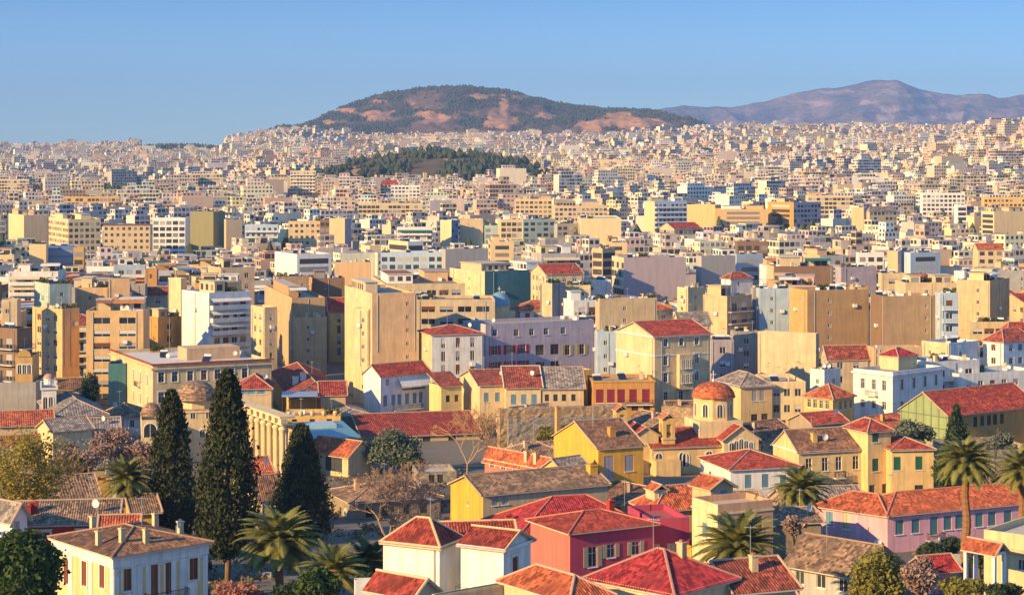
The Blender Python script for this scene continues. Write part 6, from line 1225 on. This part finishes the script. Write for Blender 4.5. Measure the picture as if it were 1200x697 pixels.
for (Y, px) in fill_candidates():
    if NBLOCK[0] >= MAXB: break
    x = (px - CX) * Y / F; a, b = random.uniform(9, 20), random.uniform(9, 15)
    if any((x - q[0]) ** 2 + (Y - q[1]) ** 2 < (q[2] * .92 + .46 * math.hypot(a, b)) ** 2 for q in FOOT): continue
    th = random.choice([-4, 3, 8, 15, 22, 24, 28, 34, 42]) + random.uniform(-3, 3); w_ = a * math.cos(R(th)) + b * abs(math.sin(R(th))); wl = b * abs(math.sin(R(th)))
    cx = x - (w_ / 2 - wl); cY = Y - .4 * b; pc = CX + F * cx / cY; xl = pc - wl * F / cY; xr = pc + (w_ - wl) * F / cY
    ok = False
    for h in (random.choice([19, 22, 25]), 19, 16, 13, 10, 7):
        z = ground(cx, cY) + h; yt = HY - z * F / cY
        if clear_view(xl - 1, xr + 1, yt - 3.2 * F / cY, cY): ok = True; break
    if not ok: continue
    col = random.choice(FILLCOL); st = random.choice(['win', 'win', 'balc', 'balc', 'balc', 'ribbon', 'few']); sl_ = random.choice(['blank', 'few', 'win', 'win']); aw = random.choice([None, 'green', 'orange', 'cream', 'white', 'brown'])
    roof = random.choice([('gx', 2.6, 'red'), ('hip', 2.2, 'dark'), ('hip', 2.4, 'terracotta')]) if h <= 16 and random.random() < .45 else None
    B = Bld('apartment_building', 'x', 'building', xl, pc, xr, yt, cY, h, th, b, a); NBLOCK[0] += 1
    left = random.choice([None, None, 'cream', 'peach']); fill_block(B, col, st, sl_, None, left, aw, roof, random.uniform(2.4, 3.6), random.choice(['solid', 'solid', 'iron']))
    FILL.append((B, col, st, sl_, roof, h, (xl + xr) / 2, yt))
open('/tmp/blk.txt', 'w').write(f'{NBLOCK[0]} {len(FILL)} {FILL[-1][0].Y} {len(OLD)}'); print('blocks', NBLOCK[0], 'of which fill', len(FILL))
far_city(max(640, min(FAR0, (FILL[-1][0].Y - 12) if NBLOCK[0] >= MAXB else FAR0)))
MARKS = [('the ochre office wings', 100, 362), ('the white balcony tower', 255, 343), ('the tall windowless tan block', 440, 344), ('the dark netted block', 600, 318), ('the lilac-grey building', 630, 380), ('the olive-green blank tower', 240, 248), ('the blank mauve-beige wall', 765, 302),
    ('the scaffolded brick block', 950, 340), ('the square bare tan block', 1065, 347), ('the broad tan block', 1155, 329), ('the cream corner house', 780, 394), ('the blue church dome', 585, 350), ('the orange warehouse', 840, 242), ('the mint green gable', 60, 333), ('the brown-banded offices', 148, 262), ('the large white glass-bay house', 350, 298),
    ('the wide plant terrace', 735, 350), ('the long pale blue-windowed block', 480, 296), ('the beige blank-walled block', 551, 257), ('the peach tower', 396, 256), ('the orange-lit mauve block', 928, 237), ('the dark mansard building', 1035, 247), ('the peach-pink balconies', 852, 347), ('the red-roofed netted-side house', 650, 321),
    ('the pale cream holed block', 1175, 248), ('the white-green terraces', 38, 318), ('the magenta-door house', 1190, 317), ('the wide mauve-grey wall', 1005, 313), ('the turquoise balconies', 1112, 343), ('the pale blue slit-window block', 878, 298), ('the tan antenna block', 342, 324)]
WORD = dict(win='with rows of windows', balc='with long balconies', ribbon='with ribbon windows', blank='with a blank wall', few='with few windows')
seen = {}
for (B, col, st, sl_, roof, h, px, py) in FILL:
    mk = min(MARKS, key=lambda m: (m[1] - px) ** 2 + 2.2 * (m[2] - py) ** 2); dx, dy = px - mk[1], py - mk[2]
    rel = ('right of' if dx > 0 else 'left of') if abs(dx) > 1.3 * abs(dy) else ('below' if dy > 0 else 'behind')
    size = 'tall' if h > 21 else 'mid-height' if h > 15 else 'low'; rf = ' red-roofed' if roof else ''
    seen.setdefault(f"{size}{rf} {L_(col)} block {WORD[st]} {rel} {mk[0]}", []).append((px, B))
ORD = ['leftmost', 'second from left', 'third from left', 'fourth from left', 'fifth from left', 'sixth from left', 'seventh from left']
for lab, items in seen.items():
    items.sort(key=lambda t: t[0])
    for i, (_, B) in enumerate(items):
        B.root['label'] = lab if len(items) == 1 else f"{lab}, " + (["left one", "right one"][i] if len(items) == 2 else f"{ORD[i]} of {len(items)}"); B.root['group'] = 'apartment blocks filling the middle distance'

OMARKS = [(o['label'], CX + F * (o.location.x) / o.location.y, HY - (o.location.z + 6) * F / o.location.y) for o in []]
OM = [('the mosque', 230, 470), ('the low Byzantine church', 90, 490), ('the white arcaded house', 470, 440), ('the market hall', 490, 505), ('the red-domed church', 820, 520), ('the orange flat house', 730, 450), ('the white corner mansion', 1050, 440), ('the netted building', 1110, 475), ('the large neoclassical building', 220, 430), ('the tall windowless tan block', 445, 400), ('the lilac-grey building', 630, 400), ('the cream corner house', 780, 420),
    ('the blank whitewashed wall', 925, 410), ('the yellow house with sash windows', 970, 530), ('the bright yellow gabled house', 600, 575), ('the ancient columns', 310, 510), ('the yellow shop row', 365, 487), ('the white barn', 405, 530), ('the stacked white terraces', 1140, 445), ('the ochre office wings', 90, 420), ('the salmon house', 610, 540)]
TW_ = dict(red='red', terracotta='orange-red', brown='brown', dark='dark red', grey='grey', old='weathered brown'); seen = {}
for (B, col, tile, px, py) in OLD:
    mk = min(OM, key=lambda m: (m[1] - px) ** 2 + 2 * (m[2] - py) ** 2); dx, dy = px - mk[1], py - mk[2]; rel = ('right of' if dx > 0 else 'left of') if abs(dx) > 1.3 * abs(dy) else ('below' if dy > 0 else 'behind')
    seen.setdefault(f"low {L_(col)} house with a {TW_[tile]} roof {rel} {mk[0]}", []).append((px, B))
for lab, items in seen.items():
    items.sort(key=lambda t: t[0])
    for i, (_, B) in enumerate(items): B.root['label'] = lab if len(items) == 1 else f"{lab}, " + (["left one", "right one"][i] if len(items) == 2 else f"{ORD[i]} of {len(items)}"); B.root['group'] = 'small old houses between the larger ones'
ar = random.Random(3)
for B in PITCHED:   # aerials and dishes on the old roofs
    if B.a < 5 or B.b < 5 or ar.random() < .35: continue
    fx, fy = ar.uniform(.25, .75), ar.uniform(.3, .7); place('antenna', kit('antenna'), B.root, (B.a * fx, B.b * fy, B.roofz(B.a * fx, B.b * fy) - .1), ar.uniform(-1, 1))
    if ar.random() < .4: place('satellite_dish', kit('satellite_dish'), B.root, (B.a * .8, B.b * .2, B.roofz(B.a * .8, B.b * .2) - .1), ar.uniform(-1, 1))
for o in bpy.data.objects:
    if o.get('label') and len(str(o['label']).split()) > 16: o['label'] = str(o['label']).replace('with rows of windows', 'windowed').replace('with few windows', 'near-windowless').replace('with long balconies', 'balconied').replace('with ribbon windows', 'ribbon-windowed').replace(' a red roof', ' red roof')
for o in bpy.data.objects:
    if o.parent is None and o.get('category') and not o.get('kind'): o['kind'] = 'thing'
    if o.get('label') and len(str(o['label']).split()) > 16: print('LONG', o['label'])
